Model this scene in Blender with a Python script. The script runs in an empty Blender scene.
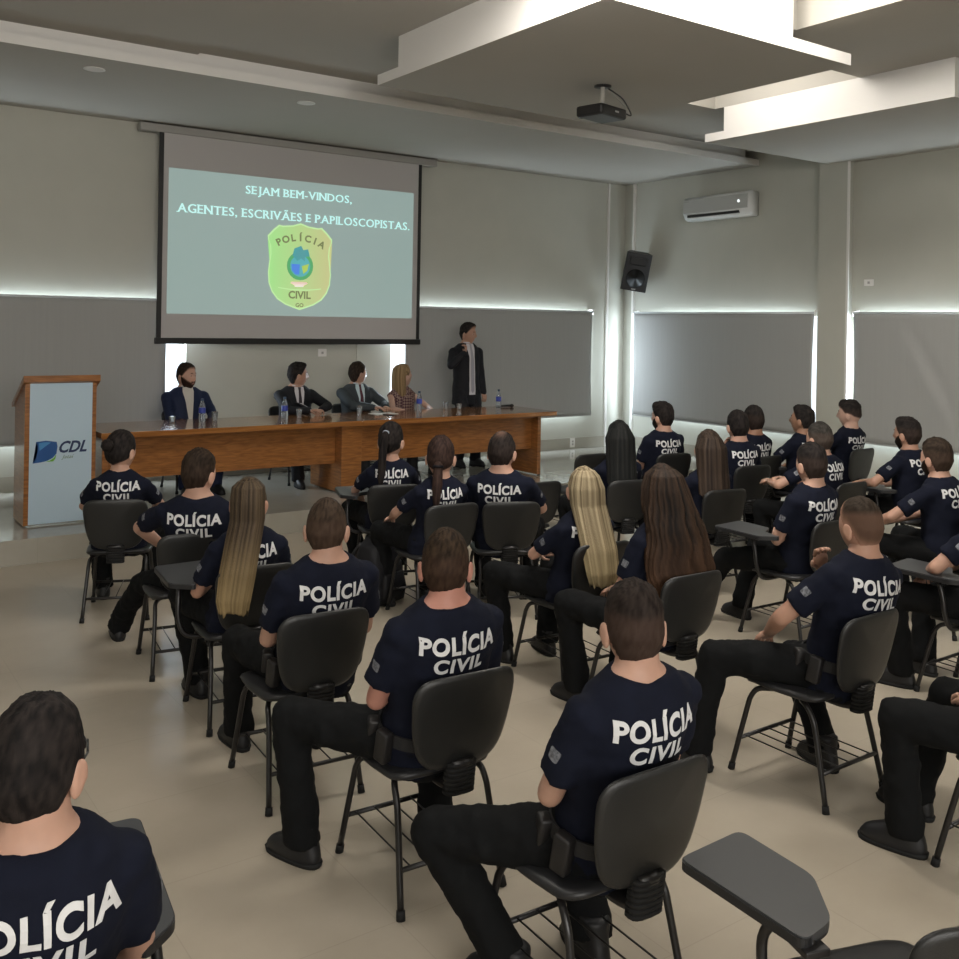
import bpy, bmesh, math, random
from mathutils import Vector, Matrix, noise
from mathutils.bvhtree import BVHTree
V = Vector
R = math.radians
random.seed(7)
scene = bpy.context.scene
COL = scene.collection
STAGE = 0.20
WALL_Y = 10.65
WALL_X = 10.08

# ------------------------------------------------------------------ materials
MATS = {}
def new_mat(name):
    m = bpy.data.materials.new(name); m.use_nodes = True
    return m, m.node_tree.nodes, m.node_tree.links, m.node_tree.nodes['Principled BSDF']
def mat(name, col, rough=.6, spec=.4, metal=0, var=0, scale=30, bump=0, bscale=200, coat=0, sheen=0, trans=0, alpha=1):
    if name in MATS: return MATS[name]
    m, n, l, b = new_mat(name)
    b.inputs['Roughness'].default_value = rough
    b.inputs['Specular IOR Level'].default_value = spec
    b.inputs['Metallic'].default_value = metal
    b.inputs['Coat Weight'].default_value = coat
    b.inputs['Sheen Weight'].default_value = sheen
    b.inputs['Transmission Weight'].default_value = trans
    tc = n.new('ShaderNodeTexCoord')
    ns = n.new('ShaderNodeTexNoise'); ns.inputs['Scale'].default_value = scale; ns.inputs['Detail'].default_value = 4
    l.new(tc.outputs['Object'], ns.inputs['Vector'])
    rp = n.new('ShaderNodeValToRGB')
    rp.color_ramp.elements[0].position = .3; rp.color_ramp.elements[1].position = .7
    rp.color_ramp.elements[0].color = tuple(c*(1-var) for c in col)+(1,)
    rp.color_ramp.elements[1].color = tuple(min(1, c*(1+var)) for c in col)+(1,)
    l.new(ns.outputs['Fac'], rp.inputs['Fac']); l.new(rp.outputs['Color'], b.inputs['Base Color'])
    if bump:
        nb = n.new('ShaderNodeTexNoise'); nb.inputs['Scale'].default_value = bscale; nb.inputs['Detail'].default_value = 3
        l.new(tc.outputs['Object'], nb.inputs['Vector'])
        bp = n.new('ShaderNodeBump'); bp.inputs['Strength'].default_value = bump; bp.inputs['Distance'].default_value = .004
        l.new(nb.outputs['Fac'], bp.inputs['Height']); l.new(bp.outputs['Normal'], b.inputs['Normal'])
    MATS[name] = m
    return m
def emis(name, col, strength, base=(.8,.8,.8)):
    if name in MATS: return MATS[name]
    m, n, l, b = new_mat(name)
    b.inputs['Base Color'].default_value = base+(1,)
    b.inputs['Roughness'].default_value = .8
    b.inputs['Emission Color'].default_value = col+(1,)
    b.inputs['Emission Strength'].default_value = strength
    MATS[name] = m
    return m
def attr_mat(name, attr='Col', rough=.5, spec=.3, bump=.3, bs=(90,90,8)):
    if name in MATS: return MATS[name]
    m, n, l, b = new_mat(name)
    a = n.new('ShaderNodeAttribute'); a.attribute_name = attr
    l.new(a.outputs['Color'], b.inputs['Base Color'])
    b.inputs['Roughness'].default_value = rough; b.inputs['Specular IOR Level'].default_value = spec
    tc = n.new('ShaderNodeTexCoord'); mp = n.new('ShaderNodeMapping'); mp.inputs['Scale'].default_value = bs
    ns = n.new('ShaderNodeTexNoise'); ns.inputs['Scale'].default_value = 1.5; ns.inputs['Detail'].default_value = 3
    l.new(tc.outputs['Object'], mp.inputs['Vector']); l.new(mp.outputs['Vector'], ns.inputs['Vector'])
    bp = n.new('ShaderNodeBump'); bp.inputs['Strength'].default_value = bump; bp.inputs['Distance'].default_value = .006
    l.new(ns.outputs['Fac'], bp.inputs['Height']); l.new(bp.outputs['Normal'], b.inputs['Normal'])
    MATS[name] = m
    return m
def wood(name, c1, c2, rough=.3, coat=.3, vec=(1.2,1.2,14)):
    if name in MATS: return MATS[name]
    m, n, l, b = new_mat(name)
    tc = n.new('ShaderNodeTexCoord'); mp = n.new('ShaderNodeMapping'); mp.inputs['Scale'].default_value = vec
    ns = n.new('ShaderNodeTexNoise'); ns.inputs['Scale'].default_value = 2.2; ns.inputs['Detail'].default_value = 6; ns.inputs['Distortion'].default_value = .6
    l.new(tc.outputs['Object'], mp.inputs['Vector']); l.new(mp.outputs['Vector'], ns.inputs['Vector'])
    rp = n.new('ShaderNodeValToRGB'); rp.color_ramp.elements[0].position = .35; rp.color_ramp.elements[1].position = .68
    rp.color_ramp.elements[0].color = c1+(1,); rp.color_ramp.elements[1].color = c2+(1,)
    l.new(ns.outputs['Fac'], rp.inputs['Fac']); l.new(rp.outputs['Color'], b.inputs['Base Color'])
    b.inputs['Roughness'].default_value = rough; b.inputs['Coat Weight'].default_value = coat; b.inputs['Coat Roughness'].default_value = .12
    MATS[name] = m
    return m
def tile_mat(name, base, rough, spec, tile=.6, grout=.8, ofs=(0,0)):
    if name in MATS: return MATS[name]
    m, n, l, b = new_mat(name)
    tc = n.new('ShaderNodeTexCoord')
    mp = n.new('ShaderNodeMapping'); mp.inputs['Location'].default_value = (ofs[0], ofs[1], 0)
    l.new(tc.outputs['Object'], mp.inputs['Vector'])
    br = n.new('ShaderNodeTexBrick')
    br.offset = 0; br.inputs['Scale'].default_value = 1; br.inputs['Brick Width'].default_value = tile; br.inputs['Row Height'].default_value = tile
    br.inputs['Mortar Size'].default_value = .0022; br.inputs['Mortar Smooth'].default_value = .3
    br.inputs['Color1'].default_value = base+(1,); br.inputs['Color2'].default_value = tuple(c*.965 for c in base)+(1,)
    br.inputs['Mortar'].default_value = tuple(c*grout for c in base)+(1,)
    l.new(mp.outputs['Vector'], br.inputs['Vector'])
    ns = n.new('ShaderNodeTexNoise'); ns.inputs['Scale'].default_value = 1.7; ns.inputs['Detail'].default_value = 7; ns.inputs['Roughness'].default_value = .6
    l.new(tc.outputs['Object'], ns.inputs['Vector'])
    rp = n.new('ShaderNodeValToRGB'); rp.color_ramp.elements[0].position = .35; rp.color_ramp.elements[1].position = .7
    rp.color_ramp.elements[0].color = (.86,.85,.83,1); rp.color_ramp.elements[1].color = (1.0,1.0,1.0,1)
    l.new(ns.outputs['Fac'], rp.inputs['Fac'])
    mx = n.new('ShaderNodeMix'); mx.data_type = 'RGBA'; mx.blend_type = 'MULTIPLY'; mx.inputs['Factor'].default_value = 1
    l.new(br.outputs['Color'], mx.inputs['A']); l.new(rp.outputs['Color'], mx.inputs['B'])
    l.new(mx.outputs['Result'], b.inputs['Base Color'])
    b.inputs['Roughness'].default_value = rough; b.inputs['Specular IOR Level'].default_value = spec
    MATS[name] = m
    return m

# ------------------------------------------------------------------ object helpers
def setp(o, label=None, cat=None, group=None, kind=None):
    if label: o['label'] = label
    if cat: o['category'] = cat
    if group: o['group'] = group
    if kind: o['kind'] = kind
    return o
def thing(name, label, cat, loc=(0,0,0), rz=0, group=None):
    o = bpy.data.objects.new(name, None); COL.objects.link(o)
    o.empty_display_size = .1
    o.location = loc; o.rotation_euler = (0,0,rz)
    return setp(o, label, cat, group)
def link(name, me, m, parent=None, smooth=True, label=None):
    o = bpy.data.objects.new(name, me); COL.objects.link(o)
    if m is not None:
        me.materials.clear()
        for q in (m if isinstance(m, (list, tuple)) else [m]): me.materials.append(q)
    if parent is not None: o.parent = parent
    for p in me.polygons: p.use_smooth = smooth
    if label: o['label'] = label
    return o
def obj(name, bm, m, parent=None, smooth=False, label=None):
    me = bpy.data.meshes.new(name); bmesh.ops.recalc_face_normals(bm, faces=bm.faces[:]); bm.to_mesh(me); bm.free()
    return link(name, me, m, parent, smooth, label)
def struct(name, bm, m, smooth=False):
    o = obj(name, bm, m, None, smooth); o['kind'] = 'structure'; return o
def copy_tree(o, parent=None):
    c = o.copy(); COL.objects.link(c); c.parent = parent
    for ch in list(o.children): copy_tree(ch, c)
    return c

# ------------------------------------------------------------------ geometry helpers
def box(bm, x0, x1, y0, y1, z0, z1, bev=0):
    r = bmesh.ops.create_cube(bm, size=1)
    vs = r['verts']
    for v in vs:
        v.co = V(((x0+x1)/2+v.co.x*(x1-x0), (y0+y1)/2+v.co.y*(y1-y0), (z0+z1)/2+v.co.z*(z1-z0)))
    if bev:
        es = list({e for v in vs for e in v.link_edges})
        bmesh.ops.bevel(bm, geom=es, offset=bev, segments=2, affect='EDGES', profile=.5)
    return vs
def frame_from(d):
    d = d.normalized()
    a = V((0,0,1)) if abs(d.z) < .9 else V((0,1,0))
    u = d.cross(a).normalized(); w = u.cross(d).normalized()
    return u, w
def rings(bm, rs, closed=True, cap=True):
    vv = [[bm.verts.new(p) for p in r] for r in rs]
    n = len(rs[0])
    for a, b in zip(vv, vv[1:]):
        for i in range(n if closed else n-1):
            j = (i+1) % n
            bm.faces.new((a[i], a[j], b[j], b[i]))
    if cap:
        bm.faces.new(vv[0][::-1]); bm.faces.new(vv[-1])
    return vv
def tube(bm, pts, r, seg=10, cap=True):
    pts = [V(p) for p in pts]
    rr = r if isinstance(r, (list, tuple)) else [r]*len(pts)
    rs = []; up = None
    for i, p in enumerate(pts):
        if i == 0: d = pts[1]-p
        elif i == len(pts)-1: d = p-pts[i-1]
        else: d = (pts[i+1]-p).normalized()+(p-pts[i-1]).normalized()
        d = d.normalized()
        if up is None: u, w = frame_from(d)
        else:
            u = (up - d*up.dot(d)).normalized(); w = u.cross(d)
        up = u
        rs.append([p+(u*math.cos(2*math.pi*k/seg)+w*math.sin(2*math.pi*k/seg))*rr[i] for k in range(seg)])
    rings(bm, rs, cap=cap)
def smooth_path(pts, n=6):
    pts = [V(p) for p in pts]; out = []
    P = [pts[0]*2-pts[1]]+pts+[pts[-1]*2-pts[-2]]
    for i in range(1, len(P)-2):
        for k in range(n):
            t = k/n; a, b, c, d = P[i-1], P[i], P[i+1], P[i+2]
            out.append(.5*((2*b)+(c-a)*t+(2*a-5*b+4*c-d)*t*t+(3*b-a-3*c+d)*t**3))
    out.append(pts[-1]); return out
def capsule(bm, p0, p1, r0, r1, seg=12):
    p0, p1 = V(p0), V(p1); d = (p1-p0); L = d.length; d.normalize()
    u, w = frame_from(d); rs = []
    for k in range(1, 5):
        a = math.pi/2*(k/4); rs.append((p0-d*r0*math.cos(a), r0*math.sin(a)))
    for k in range(0, 4):
        a = math.pi/2*(k/4); rs.append((p1+d*r1*math.sin(a), r1*math.cos(a)))
    rings(bm, [[c+(u*math.cos(2*math.pi*q/seg)+w*math.sin(2*math.pi*q/seg))*r for q in range(seg)] for c, r in rs])
def ellipsoid(bm, c, rad, M=None, seg=16, rg=10):
    r = bmesh.ops.create_uvsphere(bm, u_segments=seg, v_segments=rg, radius=1)
    for v in r['verts']:
        p = V((v.co.x*rad[0], v.co.y*rad[1], v.co.z*rad[2]))
        if M is not None: p = M.to_3x3() @ p
        v.co = p+V(c)
def loft(bm, secs, M=None, seg=20, p=2.0):
    """secs: (cx, cy, cz, rx, ry) horizontal superellipse rings"""
    rs = []
    for cx, cy, cz, rx, ry in secs:
        ring = []
        for k in range(seg):
            a = 2*math.pi*k/seg; ca, sa = math.cos(a), math.sin(a)
            q = V((cx+rx*math.copysign(abs(ca)**(2/p), ca), cy+ry*math.copysign(abs(sa)**(2/p), sa), cz))
            ring.append(M @ q if M is not None else q)
        rs.append(ring)
    rings(bm, rs)
def disc(bm, c, r, axis, h, seg=20):
    c = V(c); d = V(axis).normalized()
    tube(bm, [c, c+d*h], r, seg)
def lathe(bm, prof, c=(0,0,0), seg=16):
    rings(bm, [[V((c[0]+r*math.cos(2*math.pi*k/seg), c[1]+r*math.sin(2*math.pi*k/seg), c[2]+z)) for k in range(seg)] for r, z in prof])
def prism(bm, poly, z0, z1, M=None):
    a = [bm.verts.new((M @ V((x,y,z0))) if M is not None else (x,y,z0)) for x,y in poly]
    b = [bm.verts.new((M @ V((x,y,z1))) if M is not None else (x,y,z1)) for x,y in poly]
    n = len(poly)
    for i in range(n): bm.faces.new((a[i], a[(i+1)%n], b[(i+1)%n], b[i]))
    bm.faces.new(a[::-1]); bm.faces.new(b)
def round_poly(poly, r, n=4):
    out = []; N = len(poly)
    for i in range(N):
        p0, p, p1 = V(poly[i-1]), V(poly[i]), V(poly[(i+1)%N])
        rr = r[i] if isinstance(r, (list, tuple)) else r
        a = p+(p0-p).normalized()*rr; b = p+(p1-p).normalized()*rr
        for k in range(n+1):
            t = k/n; q = a*(1-t)**2+p*2*t*(1-t)+b*t*t; out.append((q.x, q.y))
    return out
def fuse(bm, voxel, sm=4, smf=.5):
    """voxel-fuse overlapping solids of a bmesh into one continuous surface; returns a Mesh"""
    bmesh.ops.recalc_face_normals(bm, faces=bm.faces[:])
    me = bpy.data.meshes.new('tmp'); bm.to_mesh(me); bm.free()
    o = bpy.data.objects.new('tmp', me); COL.objects.link(o)
    md = o.modifiers.new('r', 'REMESH'); md.mode = 'VOXEL'; md.voxel_size = voxel; md.use_smooth_shade = True
    if sm:
        s = o.modifiers.new('s', 'SMOOTH'); s.factor = smf; s.iterations = sm
    dg = bpy.context.evaluated_depsgraph_get(); dg.update()
    out = bpy.data.meshes.new_from_object(o.evaluated_get(dg))
    COL.objects.unlink(o); bpy.data.objects.remove(o); bpy.data.meshes.remove(me)
    return out
def text_bm(body, size, bold=.0, align='CENTER', extrude=0, space=1.0, shear=0, res=3):
    cu = bpy.data.curves.new('t', 'FONT'); cu.body = body; cu.size = size; cu.align_x = align
    cu.offset = bold; cu.extrude = extrude; cu.space_character = space; cu.shear = shear; cu.resolution_u = res
    o = bpy.data.objects.new('t', cu); COL.objects.link(o)
    dg = bpy.context.evaluated_depsgraph_get(); dg.update()
    me = bpy.data.meshes.new_from_object(o.evaluated_get(dg))
    bm = bmesh.new(); bm.from_mesh(me)
    COL.objects.unlink(o); bpy.data.objects.remove(o); bpy.data.curves.remove(cu); bpy.data.meshes.remove(me)
    return bm
def fit_bm(bm, x0, x1, y0, y1):
    xs = [v.co.x for v in bm.verts]; ys = [v.co.y for v in bm.verts]
    a, b, c, d = min(xs), max(xs), min(ys), max(ys)
    for v in bm.verts:
        v.co.x = x0+(v.co.x-a)/(b-a)*(x1-x0); v.co.y = y0+(v.co.y-c)/(d-c)*(y1-y0)
def grid_cut(bm, step):
    xs = [v.co.x for v in bm.verts]; ys = [v.co.y for v in bm.verts]
    for ax, lo, hi in ((0, min(xs), max(xs)), (1, min(ys), max(ys))):
        t = lo+step
        while t < hi:
            co = V((t,0,0)) if ax == 0 else V((0,t,0)); no = V((1,0,0)) if ax == 0 else V((0,1,0))
            bmesh.ops.bisect_plane(bm, geom=bm.verts[:]+bm.edges[:]+bm.faces[:], plane_co=co, plane_no=no)
            t += step
def drape(bm, bvh, M, side=-1, lift=.003, thick=.0015):
    """bm lies flat in XY (x across, y up) of a frame M whose +Y axis looks forward; throw it onto the garment from side"""
    Mi = M.to_3x3()
    dirw = (Mi @ V((0, -side, 0))).normalized(); last = .12*side
    for v in bm.verts:
        o = M @ V((v.co.x, side*.6, v.co.y))
        hit = bvh.ray_cast(o, dirw, 1.2)
        if hit[0] is not None:
            v.co = hit[0]-dirw*lift; v.tag = True
        else:
            v.tag = False
            v.co = M @ V((v.co.x, last, v.co.y))
    bad = [v for v in bm.verts if not v.tag]
    if bad: bmesh.ops.delete(bm, geom=bad, context='VERTS')
    r = bmesh.ops.extrude_face_region(bm, geom=bm.faces[:])
    for g in r['geom']:
        if isinstance(g, bmesh.types.BMVert): g.co = g.co-dirw*thick
def rect_bm(poly):
    bm = bmesh.new(); f = bm.faces.new([bm.verts.new((x,y,0)) for x,y in poly])
    bmesh.ops.triangulate(bm, faces=bm.faces[:])
    return bm
# ------------------------------------------------------------------ people
def lerp(a, b, t): return a+(b-a)*t
def sstep(x, a, b):
    t = max(0, min(1, (x-a)/(b-a))); return t*t*(3-2*t)
def interp(tab, x):
    if x <= tab[0][0]: return tab[0][1]
    for (a, va), (b, vb) in zip(tab, tab[1:]):
        if x <= b: return lerp(va, vb, (x-a)/(b-a))
    return tab[-1][1]
def head_point(u, s=1.0, extra=0.0):
    x, y, z = u
    px, py, pz = x*.0755, y*.095, z*.117
    if z < 0:
        t = -z
        px *= 1-(.34 if y > 0 else .34-.14*min(1,-y*2))*t**1.4
        if y < 0: py *= 1-.42*t
        else: py *= 1-.10*t
    if z > .3: px *= 1-.06*(z-.3)
    if y > 0:
        g = math.exp
        py += .021*g(-(x/.14)**2-((z+.17)/.13)**2) + .011*g(-(x/.11)**2-((z-.02)/.16)**2)
        py -= .008*(g(-((x-.36)/.17)**2-((z-.06)/.12)**2)+g(-((x+.36)/.17)**2-((z-.06)/.12)**2))
        py += .004*g(-(x/.5)**2-((z-.24)/.1)**2)
        py += .006*g(-(x/.26)**2-((z+.46)/.06)**2) + .006*g(-(x/.24)**2-((z+.58)/.06)**2)
        py -= .004*g(-(x/.3)**2-((z+.52)/.025)**2)
        py += .010*g(-(x/.25)**2-((z+.82)/.13)**2)
    if extra:
        n = V((px, py, pz)).normalized(); return V((px+n.x*extra, py+n.y*extra, pz+n.z*extra))*s
    return V((px, py, pz))*s
def head_grid(nu=44, nv=34):
    for j in range(nv+1):
        th = math.pi*j/nv
        for i in range(nu):
            ph = 2*math.pi*i/nu
            yield V((math.sin(th)*math.sin(ph), math.sin(th)*math.cos(ph), math.cos(th)))
def grid_faces(bm, vs, nu, nv):
    for j in range(nv):
        for i in range(nu):
            a, b = vs[j*nu+i], vs[j*nu+(i+1)%nu]; c, d = vs[(j+1)*nu+(i+1)%nu], vs[(j+1)*nu+i]
            try: bm.faces.new((a, b, c, d))
            except ValueError: pass
def add_head(bm, M, s=1.0, ears=True):
    nu, nv = 44, 34
    vs = [bm.verts.new(M @ head_point(u, s)) for u in head_grid(nu, nv)]
    grid_faces(bm, vs, nu, nv)
    bmesh.ops.remove_doubles(bm, verts=vs, dist=1e-6)
    if ears:
        for sd in (-1, 1):
            E = M @ Matrix.Translation((sd*.0805*s, -.008, -.014)) @ Matrix.Rotation(sd*R(-22), 4, 'Z') @ Matrix.Rotation(R(-12), 4, 'X')
            b2 = bmesh.new(); r = bmesh.ops.create_uvsphere(b2, u_segments=14, v_segments=10, radius=1)
            for v in b2.verts:
                x, y, z = v.co
                d = 1-.45*math.exp(-((y-.05)/.45)**2-((z-.15)/.5)**2)*(1 if x*sd > 0 else 0)
                v.co = V((x*.010*d, y*.021*(1 if z > -.2 else .8), z*.035))
            me = bpy.data.meshes.new('e'); b2.to_mesh(me); b2.free(); me.transform(E)
            bm.from_mesh(me); bpy.data.meshes.remove(me)
MEN = [(0,.60),(25,.58),(45,.50),(62,.30),(78,.02),(92,-.02),(108,-.28),(125,-.62),(150,-.73),(180,-.75)]
WOM = [(0,.62),(30,.58),(50,.38),(70,.08),(90,-.10),(110,-.35),(180,-.62)]
def hair_cap(bm, cl, M, s, spec):
    tab = spec.get('line', MEN); ts, tt = spec.get('ts', .004), spec.get('tt', .018)
    fade = spec.get('fade', .14); dark, lite, skin = spec['dark'], spec['lite'], spec['skin']
    nu, nv = 60, 44; vs = []; seed = V((spec.get('seed', 0)*3.1, 0, 0)); bald = spec.get('bald', 0)
    for u in head_grid(nu, nv):
        phi = math.degrees(math.acos(max(-1, min(1, u.y/max(1e-5, math.hypot(u.x, u.y))))))
        z0 = interp(tab, phi)
        cov = sstep(u.z, z0-.05, z0+.07)
        if bald: cov *= 1-bald*.0*math.exp(-((u.x)/.35)**2-((u.y+.25)/.3)**2)*(u.z > 0)
        top = sstep(u.z, .15, .75)
        th = lerp(ts, tt, top)*(1+.0*u.y)
        n1 = noise.noise(u*3.2+seed); n2 = noise.noise(u*11+seed); n3 = noise.noise(u*26+seed)
        rough = spec.get('rough', .35)
        th = th*(1+rough*(n1*.9+n2*.7)+rough*.5*n3)
        if spec.get('quiff') and u.y > .2: th += .014*sstep(u.z, .4, .8)*sstep(u.y, .2, .6)
        e = lerp(-.006, th, cov)
        v = bm.verts.new(M @ head_point(u, s, e)); vs.append(v)
        m = sstep(u.z, z0-.03, z0-.03+fade)
        if spec.get('sides') is not None:   # clipped sides: scalp shows through
            pass
        if bald: m *= 1-bald*math.exp(-((u.x)/.33)**2-((u.y+.25)/.3)**2)*(u.z > 0)
        k = max(0, min(1, .5+1.2*noise.noise(V((u.x*14, u.y*5, u.z*5))+seed)))
        c = [lerp(dark[i], lite[i], k) for i in range(3)]
        stub = [skin[i]*.20+dark[i] for i in range(3)]; sdm = 1
        if spec.get('sides') is not None: sdm = lerp(spec['sides'], 1, sstep(u.z, spec.get('sz', .30), spec.get('sz', .30)+.22))
        c = [lerp(stub[i], c[i], sdm) for i in range(3)]
        c = [lerp(skin[i], c[i], m) for i in range(3)]
        v[cl] = (c[0], c[1], c[2], 1)
    grid_faces(bm, vs, nu, nv)
def hair_long(bm, cl, M, s, spec):
    """hanging hair: lofted sheath with strand grooves. secs: (z, cy, rx, ry, cx)"""
    secs = spec['secs']; nu = 96; nz = 56
    cr = []
    zs = [q[0] for q in secs]
    for j in range(nz+1):
        t = j/nz*(len(secs)-1); i = min(int(t), len(secs)-2); f = t-i
        f2 = f
        cr.append([lerp(a, b, f2) for a, b in zip(secs[i], secs[i+1])])
    dark, lite, tip = spec['dark'], spec['lite'], spec.get('tip'); wave = spec.get('wave', 0)
    rows = []; ztop, zbot = secs[0][0], secs[-1][0]; sd = V((spec.get('seed', 0)*5.3, 0, 0))
    for j, (z, cy, rx, ry, cx) in enumerate(cr):
        row = []; tz = (ztop-z)/(ztop-zbot)
        for i in range(nu):
            a = 2*math.pi*i/nu
            w = wave*tz*math.sin(z*38+3*noise.noise(V((math.cos(a)*2, math.sin(a)*2, z*4))+sd))
            ar = a+w*.25
            g = noise.noise(V((math.cos(ar)*7, math.sin(ar)*7, z*1.1))+sd)+.6*noise.noise(V((math.cos(ar)*17, math.sin(ar)*17, z*1.6))+sd)
            gr = 1+g*spec.get('groove', .09)*min(1, tz*6+.25)+wave*.05*math.sin(z*30+a*3)
            zz = z
            if j >= nz-6: zz = z+.03*noise.noise(V((math.cos(a)*6, math.sin(a)*6, 3))+sd)*(j-nz+6)/6
            p = V((cx+rx*gr*math.cos(a), cy+ry*gr*math.sin(a), zz))*s
            v = bm.verts.new(M @ p)
            k = max(0, min(1, .5+1.3*g)); k = k**.9
            c = [lerp(dark[q], lite[q], k) for q in range(3)]
            if tip:
                tt = sstep(tz, spec.get('t0', .25), spec.get('t1', .7)+.15*g)
                c = [lerp(c[q], tip[q]*(.65+.6*k), tt) for q in range(3)]
            v[cl] = (c[0], c[1], c[2], 1); row.append(v)
        rows.append(row)
    for a, b in zip(rows, rows[1:]):
        for i in range(nu): bm.faces.new((a[i], a[(i+1)%nu], b[(i+1)%nu], b[i]))
    bm.faces.new(rows[0][::-1]); bm.faces.new(rows[-1])
def ik(a, c, l1, l2, pole):
    a, c = V(a), V(c); d = c-a; L = d.length
    if L > (l1+l2)*.995: c = a+d.normalized()*(l1+l2)*.995; d = c-a; L = d.length
    n = d.normalized(); x = (l1*l1-l2*l2+L*L)/(2*L); h = math.sqrt(max(1e-6, l1*l1-x*x))
    p = V(pole); p = (p-n*p.dot(n)).normalized()
    return a+n*x+p*h, c
def add_hand(bm, w, d, nrm, sd, s=1.0, curl=.5):
    """wrist w, direction d, palm normal nrm, sd=+1 right hand; palm, four fingers, thumb"""
    d = V(d).normalized(); nrm = V(nrm); nrm = (nrm-d*nrm.dot(d)).normalized(); sdv = d.cross(nrm)*sd
    c = w+d*.045*s
    M = Matrix((( sdv.x, d.x, nrm.x, 0), (sdv.y, d.y, nrm.y, 0), (sdv.z, d.z, nrm.z, 0), (0,0,0,1)))
    ellipsoid(bm, c, (.040*s, .054*s, .017*s), M, 14, 10)
    for k, (off, ln) in enumerate(((-.028, .066), (-.0095, .075), (.0095, .070), (.027, .055))):
        p0 = c+d*.035*s+sdv*off*s
        f = curl*(.8+.12*k)
        d1 = (d*math.cos(f*.9)+nrm*math.sin(f*.9)+sdv*off*2).normalized(); d2 = (d*math.cos(f*2.0)+nrm*math.sin(f*2.0)).normalized()
        d3 = (d*math.cos(f*2.8)+nrm*math.sin(f*2.8)).normalized()
        p1 = p0+d1*ln*.5*s; p2 = p1+d2*ln*.3*s; p3 = p2+d3*ln*.22*s
        tube(bm, [p0, p1, p2, p3], [.0092*s, .0086*s, .0078*s, .0058*s], 8)
    p0 = w+d*.02*s-sdv*.022*s; p1 = p0+(d*.6-sdv*.75+nrm*.3).normalized()*.035*s; p2 = p1+(d*.85-sdv*.25+nrm*.4).normalized()*.036*s
    tube(bm, [p0, p1, p2], [.013*s, .010*s, .0075*s], 8)
def wrinkle(me, amp, sc, seed):
    sd = V((seed*7.7, seed*1.3, 0)); n = len(me.vertices)
    co = [0.0]*(3*n); no = [0.0]*(3*n)
    me.vertices.foreach_get('co', co); me.vertices.foreach_get('normal', no)
    for i in range(0, 3*n, 3):
        x, y, z = co[i], co[i+1], co[i+2]
        k = noise.noise(V((x*sc[0], y*sc[1], z*sc[2]))+sd)+.5*noise.noise(V((x*sc[0]*2.3, y*sc[1]*2.3, z*sc[2]*2.1+4))+sd)
        k *= amp
        co[i] = x+no[i]*k; co[i+1] = y+no[i+1]*k; co[i+2] = z+no[i+2]*k
    me.vertices.foreach_set('co', co); me.update()
SKIN = {'a': (.38,.215,.15), 'b': (.44,.26,.19), 'c': (.30,.16,.10), 'd': (.20,.105,.065), 'w': (.48,.30,.23)}
TORSO_M = [(-.085,.165,.12,.0),(.02,.178,.128,0),(.12,.165,.118,0),(.24,.172,.118,-.005),(.33,.188,.118,-.014),(.375,.188,.104,-.016),(.415,.158,.088,-.016),(.448,.108,.072,-.010),(.472,.070,.060,-.002)]
TORSO_W = [(-.085,.175,.125,.0),(.02,.180,.130,0),(.12,.142,.105,0),(.24,.145,.108,0),(.32,.162,.112,.0),(.375,.165,.092,-.006),(.415,.128,.072,-.008),(.445,.078,.056,-.004),(.468,.052,.048,0)]
PCOUNT = [0]
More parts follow.
